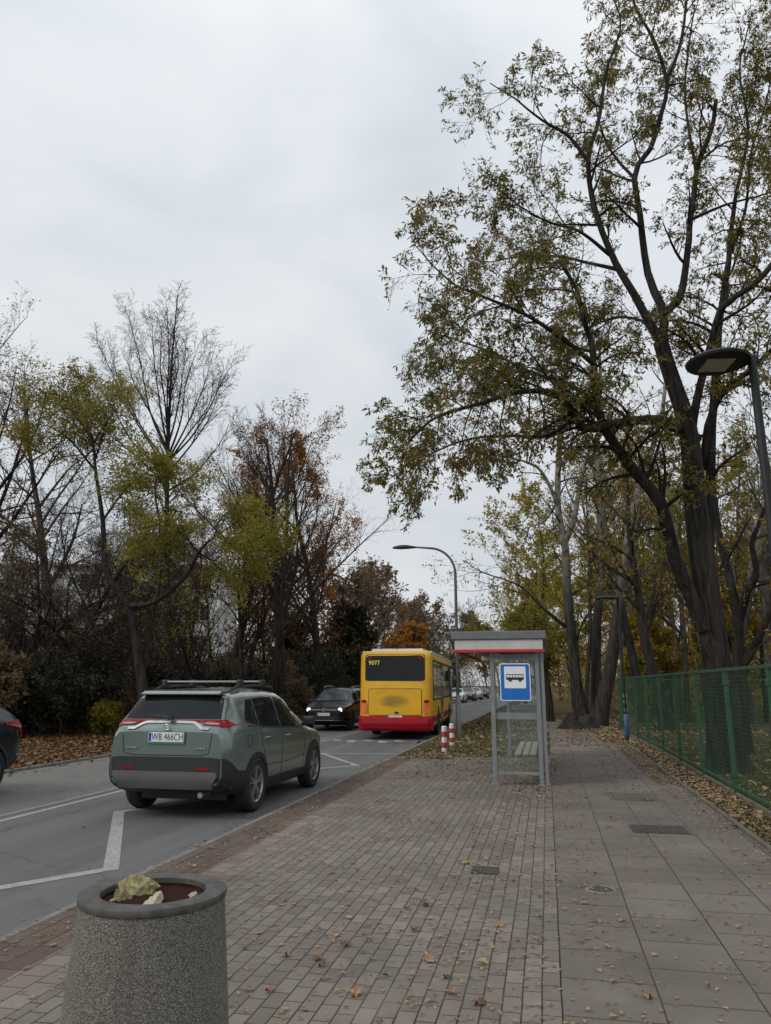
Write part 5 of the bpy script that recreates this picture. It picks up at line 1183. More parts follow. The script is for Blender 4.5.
sedan('graphite car second in the far queue between two pale cars', (-8.8, 89, ROAD), R(180), M['dark_paint'])
sedan('silver car third in the far queue behind a dark one', (-8.7, 97, ROAD), R(180), M['silver_paint'])
sedan('dark car last in the far queue under the trees', (-8.6, 106, ROAD), R(180), M['black_paint'])

def bus():
    root = thing('city_bus', 'yellow city bus with a red rear bumper, pulling away past the bus stop', 'bus', (-4.95, 25.1, ROAD), R(3.4))
    L, W, H = 11.6, 2.42, 2.88
    spec = dict()
    ys = [0, 0.03, 0.08, 0.15, 0.25, 0.6] + list(np.linspace(1.2, L-1.0, 18)) + [L-0.5, L-0.25, L-0.12, L-0.04, L]
    V, n = [], 0
    for y in ys:
        e = min(y, L-y); k = min(1, e/0.30); ins = (1-math.sqrt(max(0, 1-(1-k)**2)))*0.19
        lean = 0.05*max(0, 1-y/0.6)
        sec = rrect(W-2*ins, H-0.32-ins*0.7, 0.20, 6, 0, 0.32+(H-0.32-ins*0.7)/2); n = len(sec)
        V += [(x, y + (0.10*((z-1.3)/1.5)**2 if (y < 0.3 and z > 1.3) else 0), z) for x, z in sec]
    F = [(i*n+j, i*n+(j+1) % n, (i+1)*n+(j+1) % n, (i+1)*n+j) for i in range(len(ys)-1) for j in range(n)]
    F += [tuple(range(n)), tuple((len(ys)-1)*n+j for j in range(n))[::-1]]
    me = bpy.data.meshes.new('body'); me.from_pydata(V, [], F); bm = bmesh.new(); bm.from_mesh(me); bmesh.ops.recalc_face_normals(bm, faces=bm.faces); bm.to_mesh(me); bvh = BVHTree.FromBMesh(bm); bm.free()
    wy = (2.9, 8.8)
    o = bpy.data.objects.new('tmp', me); C.objects.link(o); me.materials.append(M['bus_yellow']); me.materials.append(M['black'])
    cm = MB()
    for y in wy:
        for s in (-1, 1): cm.lathe([(0.54, s*0.75), (0.54, s*1.6)], 32, 'X', (0, y, 0.48))
    cu = cm.build('cut', [M['black']]); md = o.modifiers.new('b', 'BOOLEAN'); md.operation = 'DIFFERENCE'; md.solver = 'EXACT'; md.object = cu
    try: md.material_mode = 'TRANSFER'
    except Exception: pass
    dg = bpy.context.evaluated_depsgraph_get(); dg.update(); m2 = bpy.data.meshes.new_from_object(o.evaluated_get(dg)); bpy.data.objects.remove(o); bpy.data.objects.remove(cu)
    b = link('body', m2, None, root); m2.polygons.foreach_set('use_smooth', np.ones(len(m2.polygons), dtype=bool)); md = b.modifiers.new('e', 'EDGE_SPLIT'); md.split_angle = R(40)
    P = lambda nme, poly, ax, m, **kw: panel(nme, poly, ax, bvh, m, kw.pop('par', root), grid=kw.pop('grid', 0.2), **kw)
    P('window_surround', rrect(2.02, 0.88, 0.09, 4, 0, 2.32), 'y-', M['ink'], off=0.006)
    rw = P('rear_window', rrect(1.90, 0.78, 0.07, 4, 0, 2.32), 'y-', M['car_glass'], off=0.012)
    text_mesh('fleet_number', '9077', 0.20, M['led'], rw, (-0.70, 0.03, 2.47), (math.pi/2, 0, 0), 0.003, 0.95)
    for s in (1, -1):
        p = rrect(0.12, 0.09, 0.02, 3, s*0.84, 2.63); P('high_lamp', p, 'y-', M['tail_red'], off=0.02)
        P('window_rail', seam([(s*0.62-0.02, 1.98), (s*0.62, 2.62)], 0.02), 'y-', M['black'], par=rw, off=0.014) if False else None
    hatch = P('engine_hatch', rrect(1.74, 0.82, 0.05, 3, 0, 1.20), 'y-', M['bus_yellow'], off=0.018)
    P('hatch_gap', seam(rrect(1.78, 0.86, 0.06, 3, 0, 1.20)+[rrect(1.78, 0.86, 0.06, 3, 0, 1.20)[0]], 0.016), 'y-', M['grime'], off=0.006)
    P('soot_patch', rrect(1.18, 0.50, 0.16, 4, -0.02, 1.22), 'y-', M['soot'], par=hatch, off=0.0215, deep=0.003)
    mb = MB(); mb.prism(rrect(0.13, 0.06, 0.025), lambda a, c, d: (a+0.05, -0.03+d, c+0.865), 0.03); mb.build('emblem', M['black'], root)
    plate(root, -0.035, 0.72, -1, w=0.50, h=0.12)
    for s in (1, -1):
        l = P('tail_lamp', rrect(0.20, 0.34, 0.05, 4, s*1.03, 1.0), 'y-', M['amber'], off=0.03)
        P('red_lens', rrect(0.15, 0.10, 0.04, 4, s*1.04, 1.22), 'y-', M['tail_red'], par=l, off=0.035)
    mb = MB()
    bp = [(-0.06, 0.36), (-0.10, 0.52), (-0.07, 0.68), (0.02, 0.76), (0.25, 0.74), (0.25, 0.29), (0.0, 0.28)]
    pts = []
    for x, yo in ((-1.215, 0.55), (-1.21, 0.12), (-1.08, 0.0), (0, -0.02), (1.08, 0.0), (1.21, 0.12), (1.215, 0.55)):
        pts.append([(x, a+yo, z) if abs(x) < 1.2 else (x + (0.0 if a > 0 else math.copysign(0.015, x)), max(a, -0.06)*0.5+yo, z) for a, z in bp])
    nb = len(bp); v = [q for r_ in pts for q in r_]
    mb.add(v, [(i*nb+j, i*nb+(j+1) % nb, (i+1)*nb+(j+1) % nb, (i+1)*nb+j) for i in range(len(pts)-1) for j in range(nb)] + [tuple(range(nb)), tuple((len(pts)-1)*nb+j for j in range(nb))])
    mb.build('rear_bumper', M['bus_red'], root, bevel=0.02)
    for ax in ('x+', 'x-'):
        for a, c in ((0.62, 2.30), (3.50, 8.2), (9.4, 11.3)):
            P('red_skirt', [(a, 0.35), (c, 0.35), (c, 0.72), (a, 0.72)], ax, M['bus_red'], off=0.008)
    g = M['car_glass']
    for ax in ('x+', 'x-'): P('window_band', rrect(10.5, 1.36, 0.06, 3, 5.95, 1.92), ax, M['black'], off=0.005)
    for y0, y1 in ((0.9, 2.3), (2.38, 4.0), (5.45, 7.0), (7.08, 8.7)):
        P('side_window', rrect(y1-y0, 1.25, 0.06, 3, (y0+y1)/2, 1.92), 'x+', g, off=0.01)
    for y0, y1 in ((0.9, 2.6), (2.68, 4.4), (4.48, 6.2), (6.28, 8.0), (8.08, 9.8), (9.88, 11.1)):
        P('side_window', rrect(y1-y0, 1.25, 0.06, 3, (y0+y1)/2, 1.92), 'x-', g, off=0.01)
    for y0, y1 in ((4.1, 5.35), (9.9, 11.2)):
        d = P('door', rrect(y1-y0, 2.15, 0.06, 3, (y0+y1)/2, 1.45), 'x+', g, off=0.014)
        P('door_edge', seam([((y0+y1)/2, 0.42), ((y0+y1)/2, 2.48)], 0.05), 'x+', M['black'], par=d, off=0.02)
    mb = MB(); mb.prism([(0.45, 2.84), (0.7, 2.97), (3.4, 2.99), (3.8, 2.86)], lambda a, c, d: (-0.90+d, a, c), 1.80); mb.build('roof_unit', M['bus_roof'], root, bevel=0.05, seg=3)
    mb = MB(); mb.prism([(6.2, 2.84), (6.4, 2.96), (8.4, 2.96), (8.6, 2.86)], lambda a, c, d: (-0.85+d, a, c), 1.70)
    mb.build('roof_unit', M['bus_roof'], root, bevel=0.05, seg=3)
    for s in (1, -1):
        mb = MB(); mb.prism([(0.55, 2.78), (11.2, 2.78), (11.2, 2.885), (0.55, 2.885)], lambda a, c, d: (s*(1.10+d), a, c), 0.10); mb.build('roof_cove', M['bus_roof'], root, bevel=0.03)
        mb = MB(); mb.tube([(s*1.18, L-0.25, 2.52), (s*1.42, L+0.05, 2.55), (s*1.46, L+0.12, 2.4)], 0.03, 8); mb.box((s*1.46, L+0.12, 2.18), (0.24, 0.14, 0.46)); mb.build('bus_mirror', M['black'], root, bevel=0.03)
    mb = MB(); mb.tube([(0.0, 0.6, 2.95), (0, 0.58, 3.12)], 0.015, 6); mb.build('aerial', M['black'], root)
    mb = MB(); mb.box((0, 5.5, 0.36), (2.2, 10.2, 0.2)); mb.build('underbody', M['black'], root)
    add_wheels(root, wy, 1.08, 0.48, 0.29, 'single', M['dark_alloy'])
bus()

# ------------------------------------------------------------------ bus shelter and sign
def shelter():
    X0, X1, Y0, Y1 = -0.93, -0.10, 13.55, 18.75
    root = thing('bus_shelter', 'grey steel bus shelter with glass walls, flat roof and a red stripe', 'bus shelter', (X1, Y0, 0))
    lx = lambda x: x - X1; ly = lambda y: y - Y0
    D = Y1-Y0
    def post(x, y, w=0.075, h=2.28, d=0.075):
        mb = MB(); mb.box((lx(x), ly(y), h/2), (w, d, h)); mb.box((lx(x), ly(y), 0.012), (w+0.06, d+0.06, 0.024)); return mb.build('post', M['steel'], root, bevel=0.006)
    post(X0, Y0, 0.075); post(X1-0.055, Y0, 0.07); post(X1+0.03, Y0+0.03, 0.06)
    for i in range(1, 4): post(X1, Y0 + D*i/3, 0.065)
    post(X0, Y1, 0.075); 
    for y in (Y0, Y1):
        mb = MB(); mb.box(((lx(X0)+lx(X1))/2-0.02, ly(y), 0.19), (X1-X0-0.10, 0.05, 0.055)); mb.build('bottom_rail', M['steel'], root, bevel=0.006)
        mb = MB(); mb.box(((lx(X0)+lx(X1))/2-0.02, ly(y), 1.13), (X1-X0-0.10, 0.012, 0.11)); mb.build('frosted_band', M['steel'], root)
        mb = MB(); mb.box(((lx(X0)+lx(X1))/2-0.02, ly(y), 1.20), (X1-X0-0.11, 0.008, 1.94)); mb.build('glass_pane', M['clear'], root)
    for i in range(3):
        ya, yb = Y0+D*i/3+0.05, Y0+D*(i+1)/3-0.05
        mb = MB(); mb.box((lx(X1), ly((ya+yb)/2), 1.20), (0.008, yb-ya, 1.94)); mb.build('glass_pane', M['clear'], root)
        mb = MB(); mb.box((lx(X1), ly((ya+yb)/2), 0.19), (0.05, yb-ya, 0.055)); mb.build('bottom_rail', M['steel'], root, bevel=0.006)
    rx0, rx1, ry0, ry1 = -1.62, 0.02, Y0-0.22, Y1+0.3
    cx, cy, w, d = lx((rx0+rx1)/2), ly((ry0+ry1)/2), rx1-rx0, ry1-ry0
    mb = MB(); mb.box((cx, cy, 2.497), (w, d, 0.14)); rf = mb.build('roof', M['roof_steel'], root, bevel=0.012)
    mb = MB()
    mb.box((cx-0.0, ly(ry0)+0.06, 2.335), (w-0.12, 0.05, 0.17)); mb.box((cx, ly(ry1)-0.06, 2.335), (w-0.12, 0.05, 0.17))
    mb.build('fascia', M['fascia'], root)
    mb = MB(); mb.box((cx-0.0, ly(ry0)+0.052, 2.232), (w-0.06, 0.06, 0.045)); mb.build('red_stripe', M['red'], root)
    mb = MB(); mb.box((lx(rx0)+0.05, cy, 2.232), (0.035, d-0.16, 0.045)); mb.build('red_stripe', M['red'], root)
    mb = MB(); mb.box((cx, cy, 2.40), (w-0.16, d-0.18, 0.035)); mb.build('ceiling', M['underside'], root)
    for i in range(7):
        y = ly(ry0+0.5+(d-1.0)*i/6)
        mb = MB(); mb.prism([(lx(rx0)+0.09, 2.38), (lx(X1)-0.04, 2.38), (lx(X1)-0.04, 2.30), (lx(X0), 2.26), (lx(rx0)+0.09, 2.33)], lambda a, c, dd: (a, y-0.02+dd, c), 0.04); mb.build('roof_truss', M['steel'], root)
    mb = MB(); mb.box((lx(X0), cy, 2.27), (0.06, D-0.1, 0.06)); mb.build('long_beam', M['steel'], root)
    # bench along the back wall
    sl = MB()
    for k in range(3): sl.box((lx(X1)-0.20-0.135*k, ly(15.75), 0.44), (0.105, 3.0, 0.03))
    st = sl.build('bench_seat', M['wood'], root, bevel=0.005)
    for y in (14.6, 15.75, 16.9):
        mb = MB(); mb.box((lx(X1)-0.33, ly(y), 0.40), (0.42, 0.05, 0.045)); mb.box((lx(X1)-0.10, ly(y), 0.21), (0.05, 0.05, 0.42)); mb.build('bench_bracket', M['steel'], st)
shelter()
def stop_sign():
    t = thing('bus_stop_sign', 'blue bus stop sign with a black bus on a white square', 'sign', (-0.535, 13.46, 1.70)); t.scale = (0.93, 1, 0.93)
    f = lambda y0: (lambda a, b, d: (a, y0-d, b))
    mb = MB(); mb.prism(rrect(0.56, 0.68, 0.04), f(0.0), 0.012); mb.build('sign_border', M['sign_white'], t)
    mb = MB(); mb.prism(rrect(0.525, 0.645, 0.03), f(-0.012), 0.003); mb.build('blue_field', M['blue'], t)
    mb = MB(); mb.prism(rrect(0.395, 0.395, 0.012, 3, 0, 0.085), f(-0.015), 0.003); mb.build('white_square', M['sign_white'], t)
    k = MB(); g = f(-0.018); z0 = 0.085
    k.prism([(-0.155, -0.045), (0.155, -0.045), (0.165, -0.005), (0.165, 0.0), (-0.165, 0.0), (-0.165, -0.02)], lambda a, b, d: g(a, b+z0, d), 0.003)
    k.prism(rrect(0.33, 0.012, 0.004, 2, 0, 0.052), lambda a, b, d: g(a, b+z0, d), 0.003)
    for x in (-0.162, -0.10, -0.045, 0.01, 0.065, 0.118, 0.160): k.prism([(x-0.004, 0.0005), (x+0.004, 0.0005), (x+0.004, 0.0455), (x-0.004, 0.0455)], lambda a, b, d: g(a, b+z0, d), 0.003)
    for x in (-0.09, 0.09):
        k.prism([(x+0.032*math.cos(a), -0.046+0.032*math.sin(a)) for a in np.linspace(0, 2*math.pi, 17)[:-1]], lambda a, b, d: (g(a, b+z0, d)[0], g(a, b+z0, d)[1]-0.0035, g(a, b+z0, d)[2]), 0.003)
    k.build('bus_pictogram', M['ink'], t)
    mb = MB(); mb.box((0, 0.035, 0.2), (0.45, 0.045, 0.04)); mb.box((0, 0.035, -0.2), (0.45, 0.045, 0.04)); mb.build('sign_bracket', M['steel'], t)
stop_sign()

# ------------------------------------------------------------------ litter bin
def bin_():
    p = AY(154, 890, 1.0); d = p - np.array([0, 0, CAM_H]); zr = 0.83
    t_ = (zr-CAM_H)/d[2]; c = np.array([0, 0, CAM_H]) + d*t_
    t = thing('litter_bin', 'round concrete litter bin with a pebble-dash body on the near pavement', 'litter bin', (float(c[0]), float(c[1]), 0))
    k = 1.0; rr = BIN_R
    mb = MB(); mb.lathe([(rr*1.17, 0.0), (rr*1.175, 0.05), (rr*1.08, 0.42), (rr*0.985, 0.77), (rr*0.975, 0.80), (rr*0.725, 0.80), (rr*0.725, 0.30), (0, 0.30)], 72); mb.build('concrete_shell', M['pebble'], t, smooth=True)
    mb = MB(); mb.lathe([(rr*0.994, 0.803), (rr*1.002, 0.811), (rr*1.002, 0.825), (rr*0.994, 0.830), (rr*0.74, 0.832), (rr*0.715, 0.828), (rr*0.715, 0.801)], 72, closed=True); mb.build('rim', M['rim_dark'], t, smooth=True)
    mb = MB(); mb.lathe([(rr*0.71, 0.80), (rr*0.69, 0.81), (rr*0.66, 0.42), (0.0, 0.40), (0.0, 0.39), (rr*0.69, 0.39)], 56); mb.build('liner', M['liner'], t, smooth=True)
    mb = MB(); mb.lathe([(rr*0.36, 0.772), (rr*0.37, 0.775), (rr*0.37, 0.65), (rr*0.345, 0.65)], 40, c=(0.07, 0.045, 0), closed=True); mb.build('inner_ring', M['liner'], t, smooth=True)
    return t, c, rr
BIN_R = 0.293
bt, bc, br = bin_()
def crumpled(name, label, cx, cy, cz, sx, sy, sz, seed, m):
    t_ = bpy.data.meshes.new(name); bm = bmesh.new(); bmesh.ops.create_icosphere(bm, subdivisions=5, radius=1.0); rng = np.random.default_rng(seed)
    pl = nrm(rng.normal(0, 1, (34, 3))); dd = rng.uniform(0.55, 1.0, 34); fq = rng.normal(0, 3.5, (6, 3)); ph = rng.uniform(0, 6, 6)
    for v in bm.verts:
        c = np.array(v.co); q = pl @ c; k = np.min(np.where(q > 0.15, dd/np.maximum(q, 0.15), 9)); k = min(k, 1.25)
        k -= 0.22*max(0.0, sum(abs(math.sin(float(c @ fq[i]) + ph[i])) for i in range(6))/6 - 0.5)*2
        v.co = Vector((c[0]*k*sx, c[1]*k*sy, c[2]*k*sz))
    bm.to_mesh(t_); bm.free()
    o = link(name, t_, m, None, False); o.location = (cx, cy, cz); o.rotation_euler = (0.2, 0.15, seed)
    return tag(o, label, 'rubbish')
crumpled('crumpled_bag', 'crumpled yellowish bag sticking up at the left of the bin opening', bc[0]-0.105, bc[1]+0.075, 0.805, 0.14, 0.075, 0.085, 3, M['rubbish'])
crumpled('crumpled_paper', 'small yellow-brown crumpled paper lying against the bag in the bin', bc[0]-0.12, bc[1]-0.03, 0.79, 0.08, 0.055, 0.05, 14, M['rubbish'])
crumpled('paper_wrapper', 'pale flat wrapper lying at the front of the bin opening', bc[0]+0.035, bc[1]-0.075, 0.79, 0.12, 0.055, 0.04, 5, M['rubbish_white'])
crumpled('paper_scrap', 'small pale scrap at the right side of the bin opening', bc[0]+0.14, bc[1]+0.07, 0.785, 0.07, 0.05, 0.03, 8, M['rubbish_white'])

# ------------------------------------------------------------------ bollards, lamps
def bollard(u, v, h, label):
    p = G(u, v); t = thing('striped_bollard', label, 'bollard', (float(p[0]), float(p[1]), -0.012), 0, 'striped bollards at the start of the verge')
    n = 5; r = 0.065
    for i in range(n):
        z0, z1 = h*i/n, h*(i+1)/n
        mb = MB(); mb.lathe([(r, z0), (r, z1 - (0.012 if i == n-1 else 0)), (r-(0.012 if i == n-1 else 0), z1)], 20); mb.build('band', M['red_dull'] if i % 2 else M['white'], t, smooth=True)
bollard(444.5, 753, 0.66, 'nearer of two red and white striped bollards beside the bus')
bollard(452, 746.5, 0.62, 'farther of two red and white striped bollards, half behind the other')
def street_lamp(x, y, H, label, arm=2.0):
    t = thing('street_lamp', label, 'street lamp', (x, y, -0.012), 0, 'arched street lamps along the road')
    mb = MB(); mb.tube([(0, 0, 0), (0, 0, 1.3), (0, 0, 1.34)], [0.085, 0.085, 0.06], 14); mb.build('pole_base', M['steel'], t, smooth=True)
    r = 0.95; pts = [(0, 0, 1.3), (0, 0, H*0.5), (0, 0, H-r)] + [(-r+r*math.cos(R(a)), 0, H-r+r*math.sin(R(a))) for a in range(10, 86, 10)] + [(-arm+0.1, 0, H+0.05)]
    mb = MB(); mb.tube(pts, [0.06, 0.055, 0.05]+[0.042]*8+[0.03], 12); mb.build('pole', M['galv'], t, smooth=True)
    mb = MB(); sec = []
    for k, (yy, w, h0, h1) in enumerate([(0.12, 0.03, -0.03, 0.03), (0.0, 0.06, -0.04, 0.05), (-0.25, 0.13, -0.05, 0.10), (-0.5, 0.14, -0.05, 0.10), (-0.72, 0.08, -0.03, 0.06), (-0.78, 0.02, -0.01, 0.02)]):
        sec.append([(-arm+yy, w*math.cos(a), (h1 if math.sin(a) > 0 else -h0)*math.sin(a)) for a in np.linspace(0, 2*math.pi, 15)[:-1]])
    v = [(q[0], q[1], q[2]+H+0.05) for s_ in sec for q in s_]; n = 14
    mb.add(v, [(i*n+j, i*n+(j+1) % n, (i+1)*n+(j+1) % n, (i+1)*n+j) for i in range(5) for j in range(n)] + [tuple(range(n)), tuple(5*n+j for j in range(n))])
    mb.build('lamp_head', M['lamp_black'], t, smooth=True)
    return t
p = AY(458, 700, 26.4); Hs = za(425, 548, 26.4)+0.0
street_lamp(float(p[0]), 26.4, Hs, 'nearer arched street lamp rising behind the bus shelter roof', 1.5)
street_lamp(xa(495, 62), 62, za(475, 622, 62), 'smaller distant arched street lamp further down the road', 2.0)
def park_lamp(x, y, H, label, head_r, sleeve, rz=0.0, arm=0.0):
    t = thing('park_lamp', label, 'lamp', (x, y, -0.012), rz, 'disc park lamps along the fence')
    mb = MB(); mb.tube([(0, 0, 0), (0, 0, H*0.5), (0, 0, H-0.12), (0, 0, H+0.03)], [0.055, 0.048, 0.042, 0.042], 14); mb.build('pole', M['lamp_black'], t, smooth=True)
    c = (-head_r-0.02, 0, H-0.02)
    mb = MB(); mb.lathe([(0, 0.085), (head_r*0.45, 0.075), (head_r*0.8, 0.045), (head_r, 0.0), (head_r*0.97, -0.025), (head_r*0.9, -0.035), (0, -0.035)], 40, c=c); mb.build('lamp_head', M['lamp_black'], t, smooth=True)
    mb = MB(); mb.box((c[0]-0.02, 0, H-0.06), (head_r*0.85, head_r*0.95, 0.012)); mb.build('lamp_lens', M['lamp_lens'], t)
    mb = MB(); mb.box((-0.02, 0, H-0.01), (0.16, 0.075, 0.09)); mb.build('head_bracket', M['lamp_black'], t, bevel=0.012)
    if sleeve:
        mb = MB(); mb.lathe([(0.062, 0.12), (0.075, 0.14), (0.075, 0.78), (0.06, 0.80)], 18); mb.build('blue_sleeve', M['blue_sleeve'], t, smooth=True)
        for i, z in enumerate((0.88, 1.12, 1.30)):
            mb = MB(); mb.prism([(a, z+b) for a, b in ((-0.9, 0), (0.9, 0), (0.9, 0.09), (-0.9, 0.09))], lambda a, b, d: (math.sin(a)*(0.0575+d), -math.cos(a)*(0.0575+d), b), 0.002)
            mb.build('sticker', M['sticker'], t)
YK = 8.0
park_lamp(float(AY(752, 360, YK)[0]), YK, float(AY(752, 358, YK)[2]), 'near black disc lamp on a dark pole at the right edge, cut by the frame', 0.33, False, R(8))
park_lamp(float(AY(624, 690, 24.5)[0]), 24.5, float(AY(622, 597, 24.5)[2]), 'farther disc lamp at the end of the fence with a blue sleeve on its foot', 0.33, True, R(8))
def globe_lamp():
    p = AY(617, 663, 38.0); t = thing('globe_lamp', 'white globe lamp on a thin post beyond the end of the fence', 'lamp', (float(p[0]), 38.0, 0))
    z = float(p[2]); mb = MB(); mb.tube([(0, 0, 0), (0, 0, z-0.16)], 0.04, 10); mb.build('post', M['steel'], t, smooth=True)
    mb = MB(); mb.lathe([(0.0, z-0.19)] + [(0.19*math.sin(R(a)), z-0.19*math.cos(R(a))) for a in range(15, 180, 15)] + [(0.0, z+0.19)], 24); mb.build('globe', M['globe'], t, smooth=True)
globe_lamp()

# ------------------------------------------------------------------ green mesh fence
def fence(name, label, pts, hgt, z0=0.10, mesh_step=0.06, wire=0.0018):
    root = thing(name, label, 'fence', (pts[0][0], pts[0][1], 0)); ox, oy = pts[0]
    first = None
    for i, (x, y) in enumerate(pts):
        mb = MB(); mb.box((0, 0, (hgt+0.03)/2), (0.06, 0.06, hgt+0.03)); mb.box((0.0, 0, hgt-0.20), (0.085, 0.085, 0.07)); mb.box((0, 0, 0.32), (0.085, 0.085, 0.07))
        if first is None: first = mb.build('post', M['fence_green'], root, bevel=0.006); o = first
        else: o = first.copy(); C.objects.link(o)
        o.parent = root; o.location = (x-ox, y-oy, 0)
    for i in range(len(pts)-1):
        a, b = Vector((pts[i][0]-ox, pts[i][1]-oy, 0)), Vector((pts[i+1][0]-ox, pts[i+1][1]-oy, 0)); d = (b-a); L = d.length; d.normalize(); az = math.atan2(d.y, d.x)
        mid = (a+b)/2
        mb = MB(); mb.box((mid.x, mid.y, hgt), (L-0.07, 0.045, 0.045), rz=az); mb.build('top_rail', M['fence_green'], root, bevel=0.005)
        mb = MB(); mb.box((mid.x, mid.y, z0+0.05), (L-0.07, 0.045, 0.045), rz=az); mb.build('bottom_rail', M['fence_green'], root, bevel=0.005)
        mb = MB(); mb.box((mid.x, mid.y, 0.01), (L-0.09, 0.06, 0.12), rz=az); mb.build('plinth', M['mossy'], root, bevel=0.01)
        n1 = int((L-0.1)/mesh_step); n2 = int((hgt-z0-0.1)/mesh_step)
        S = np.array([[a.x+d.x*(0.05+(L-0.1)*k/n1), a.y+d.y*(0.05+(L-0.1)*k/n1), z0+0.07] for k in range(n1+1)]); E_ = S.copy(); E_[:, 2] = hgt-0.02
        Pv = np.stack([S, E_], 1)
        H0 = np.array([[a.x+d.x*0.04, a.y+d.y*0.04, z0+0.08+(hgt-z0-0.12)*k/n2] for k in range(n2+1)]); H1 = H0 + np.array([[d.x*(L-0.08), d.y*(L-0.08), 0]])
        Ph = np.stack([H0, H1], 1); Pall = np.concatenate([Pv, Ph])
        tube_obj('wire_mesh', [(Pall, np.full(Pall.shape[:2], wire), 3)], M['wire_green'], root, smooth=False)
fp = [(2.73 - max(0, y-20)*0.012, y) for y in np.arange(5.5, 30.2, 2.45)]
fence('mesh_fence', 'green wire mesh fence with square posts running along the footpath', fp, 1.88)
fe = fp[-1]
fence('mesh_fence', 'short far length of green fence turning off behind the blue-footed lamp', [(fe[0]+0.1, fe[1]+0.35), (fe[0]+2.4, fe[1]+1.2), (fe[0]+4.8, fe[1]+2.0), (fe[0]+7.2, fe[1]+2.8)], 1.85)

# ------------------------------------------------------------------ covers in the paving
def cover(name, label, u, v, w, d, m, rz=0.0, frame=True, round_=False):
    p = G(u, v); t = thing(name, label, 'cover', (float(p[0]), float(p[1]), 0.0), rz)
    mb = MB()
    if round_: mb.lathe([(w/2, -0.02), (w/2, 0.010), (w/2-0.01, 0.014), (0, 0.014)], 28)
    else: mb.box((0, 0, 0.004), (w, d, 0.022))
    pl = mb.build('cover_plate', m, t, bevel=0.003)
    if frame:
        f = MB()
        if round_: f.lathe([(w/2+0.012, -0.02), (w/2+0.012, 0.010), (w/2+0.05, 0.010), (w/2+0.05, -0.02)], 28, closed=True)
        else:
            for sx, sy, ww, dd in ((0, d/2+0.05, w+0.17, 0.06), (0, -d/2-0.05, w+0.17, 0.06), (w/2+0.05, 0, 0.06, d+0.03), (-w/2-0.05, 0, 0.06, d+0.03)): f.box((sx, sy, 0.003), (ww, dd, 0.016))
        f.build('cover_frame', m, t, bevel=0.003)
    r = MB()
    if not round_:
        k = int(d/0.09)
        for i in range(k): r.box((0, -d/2+d*(i+0.5)/k, 0.0165), (w*0.9, 0.022, 0.005))
        r.build('cover_ribs', m, pl)
    return t
cover('iron_cover', 'dark rectangular iron cover in the slab path, nearer of the two', 659, 830, 0.62, 0.46, M['iron'], R(1), False)
cover('concrete_cover', 'square concrete hatch with a frame in the slab path beyond the iron cover', 634, 797, 0.60, 0.62, M['mossy'], R(2))
for dx in (0,):
    pass
cover('drain_cover', 'small dark drain cover set in the brick paving', 485, 871, 0.24, 0.24, M['iron'], 0, False)
def hole():
    p = G(601, 890); t = thing('sunken_cap', 'small broken round cap sunk in a slab at the middle of the path', 'cover', (float(p[0]), float(p[1]), 0.0))
    mb = MB(); mb.lathe([(0.0, 0.006), (0.07, 0.006), (0.085, 0.012), (0.10, 0.004)], 24); mb.build('cap', M['iron'], t, smooth=True)
    mb = MB(); mb.lathe([(0.10, 0.002), (0.115, 0.011), (0.13, 0.002)], 24); mb.build('cap_ring', M['concrete'], t, smooth=True)
hole()

# ------------------------------------------------------------------ pale apartment block behind the wood
def block(x, y, w, d, floors, rz, label):
    t = thing('apartment_block', label, 'building', (x, y, 0), rz); fh = 2.9; H = floors*fh+1.0
    mb = MB(); mb.box((0, d/2, H/2), (w, d, H)); mb.build('wall', M['facade'], t)
    mb = MB(); mb.box((0, d/2, H+0.12), (w+0.6, d+0.6, 0.24)); mb.build('roof', M['facade_grey'], t)
    win = None; n = int(w/3.2)
    for f in range(floors):
        for i in range(n):
            px = -w/2 + w*(i+0.5)/n; z = 1.2+f*fh+1.3
            if win is None:
                mb = MB(); mb.box((0, 0, 0), (1.7, 0.10, 1.5)); win = mb.build('window', M['window'], t)
                mb = MB(); mb.box((0, -0.06, 0), (0.07, 0.04, 1.5)); mb.box((0, -0.06, -0.78), (1.85, 0.08, 0.08)); mb.box((0, -0.06, 0.78), (1.85, 0.06, 0.07)); mb.build('window_frame', M['white'], win); o = win
            else: o = copy_tree(win, t)
            o.location = (px, -0.02, z)
            if i % 3 == 1:
                mb = MB(); mb.box((px, -0.65, z-0.30), (2.7, 0.08, 1.0)); mb.box((px, -0.34, z-0.85), (2.7, 0.65, 0.14)); mb.build('balcony', M['facade_grey'], t)
block(xa(100, 64)+0.0, 64, 21, 11, 4, R(14), 'pale apartment block showing through the trees on the left')

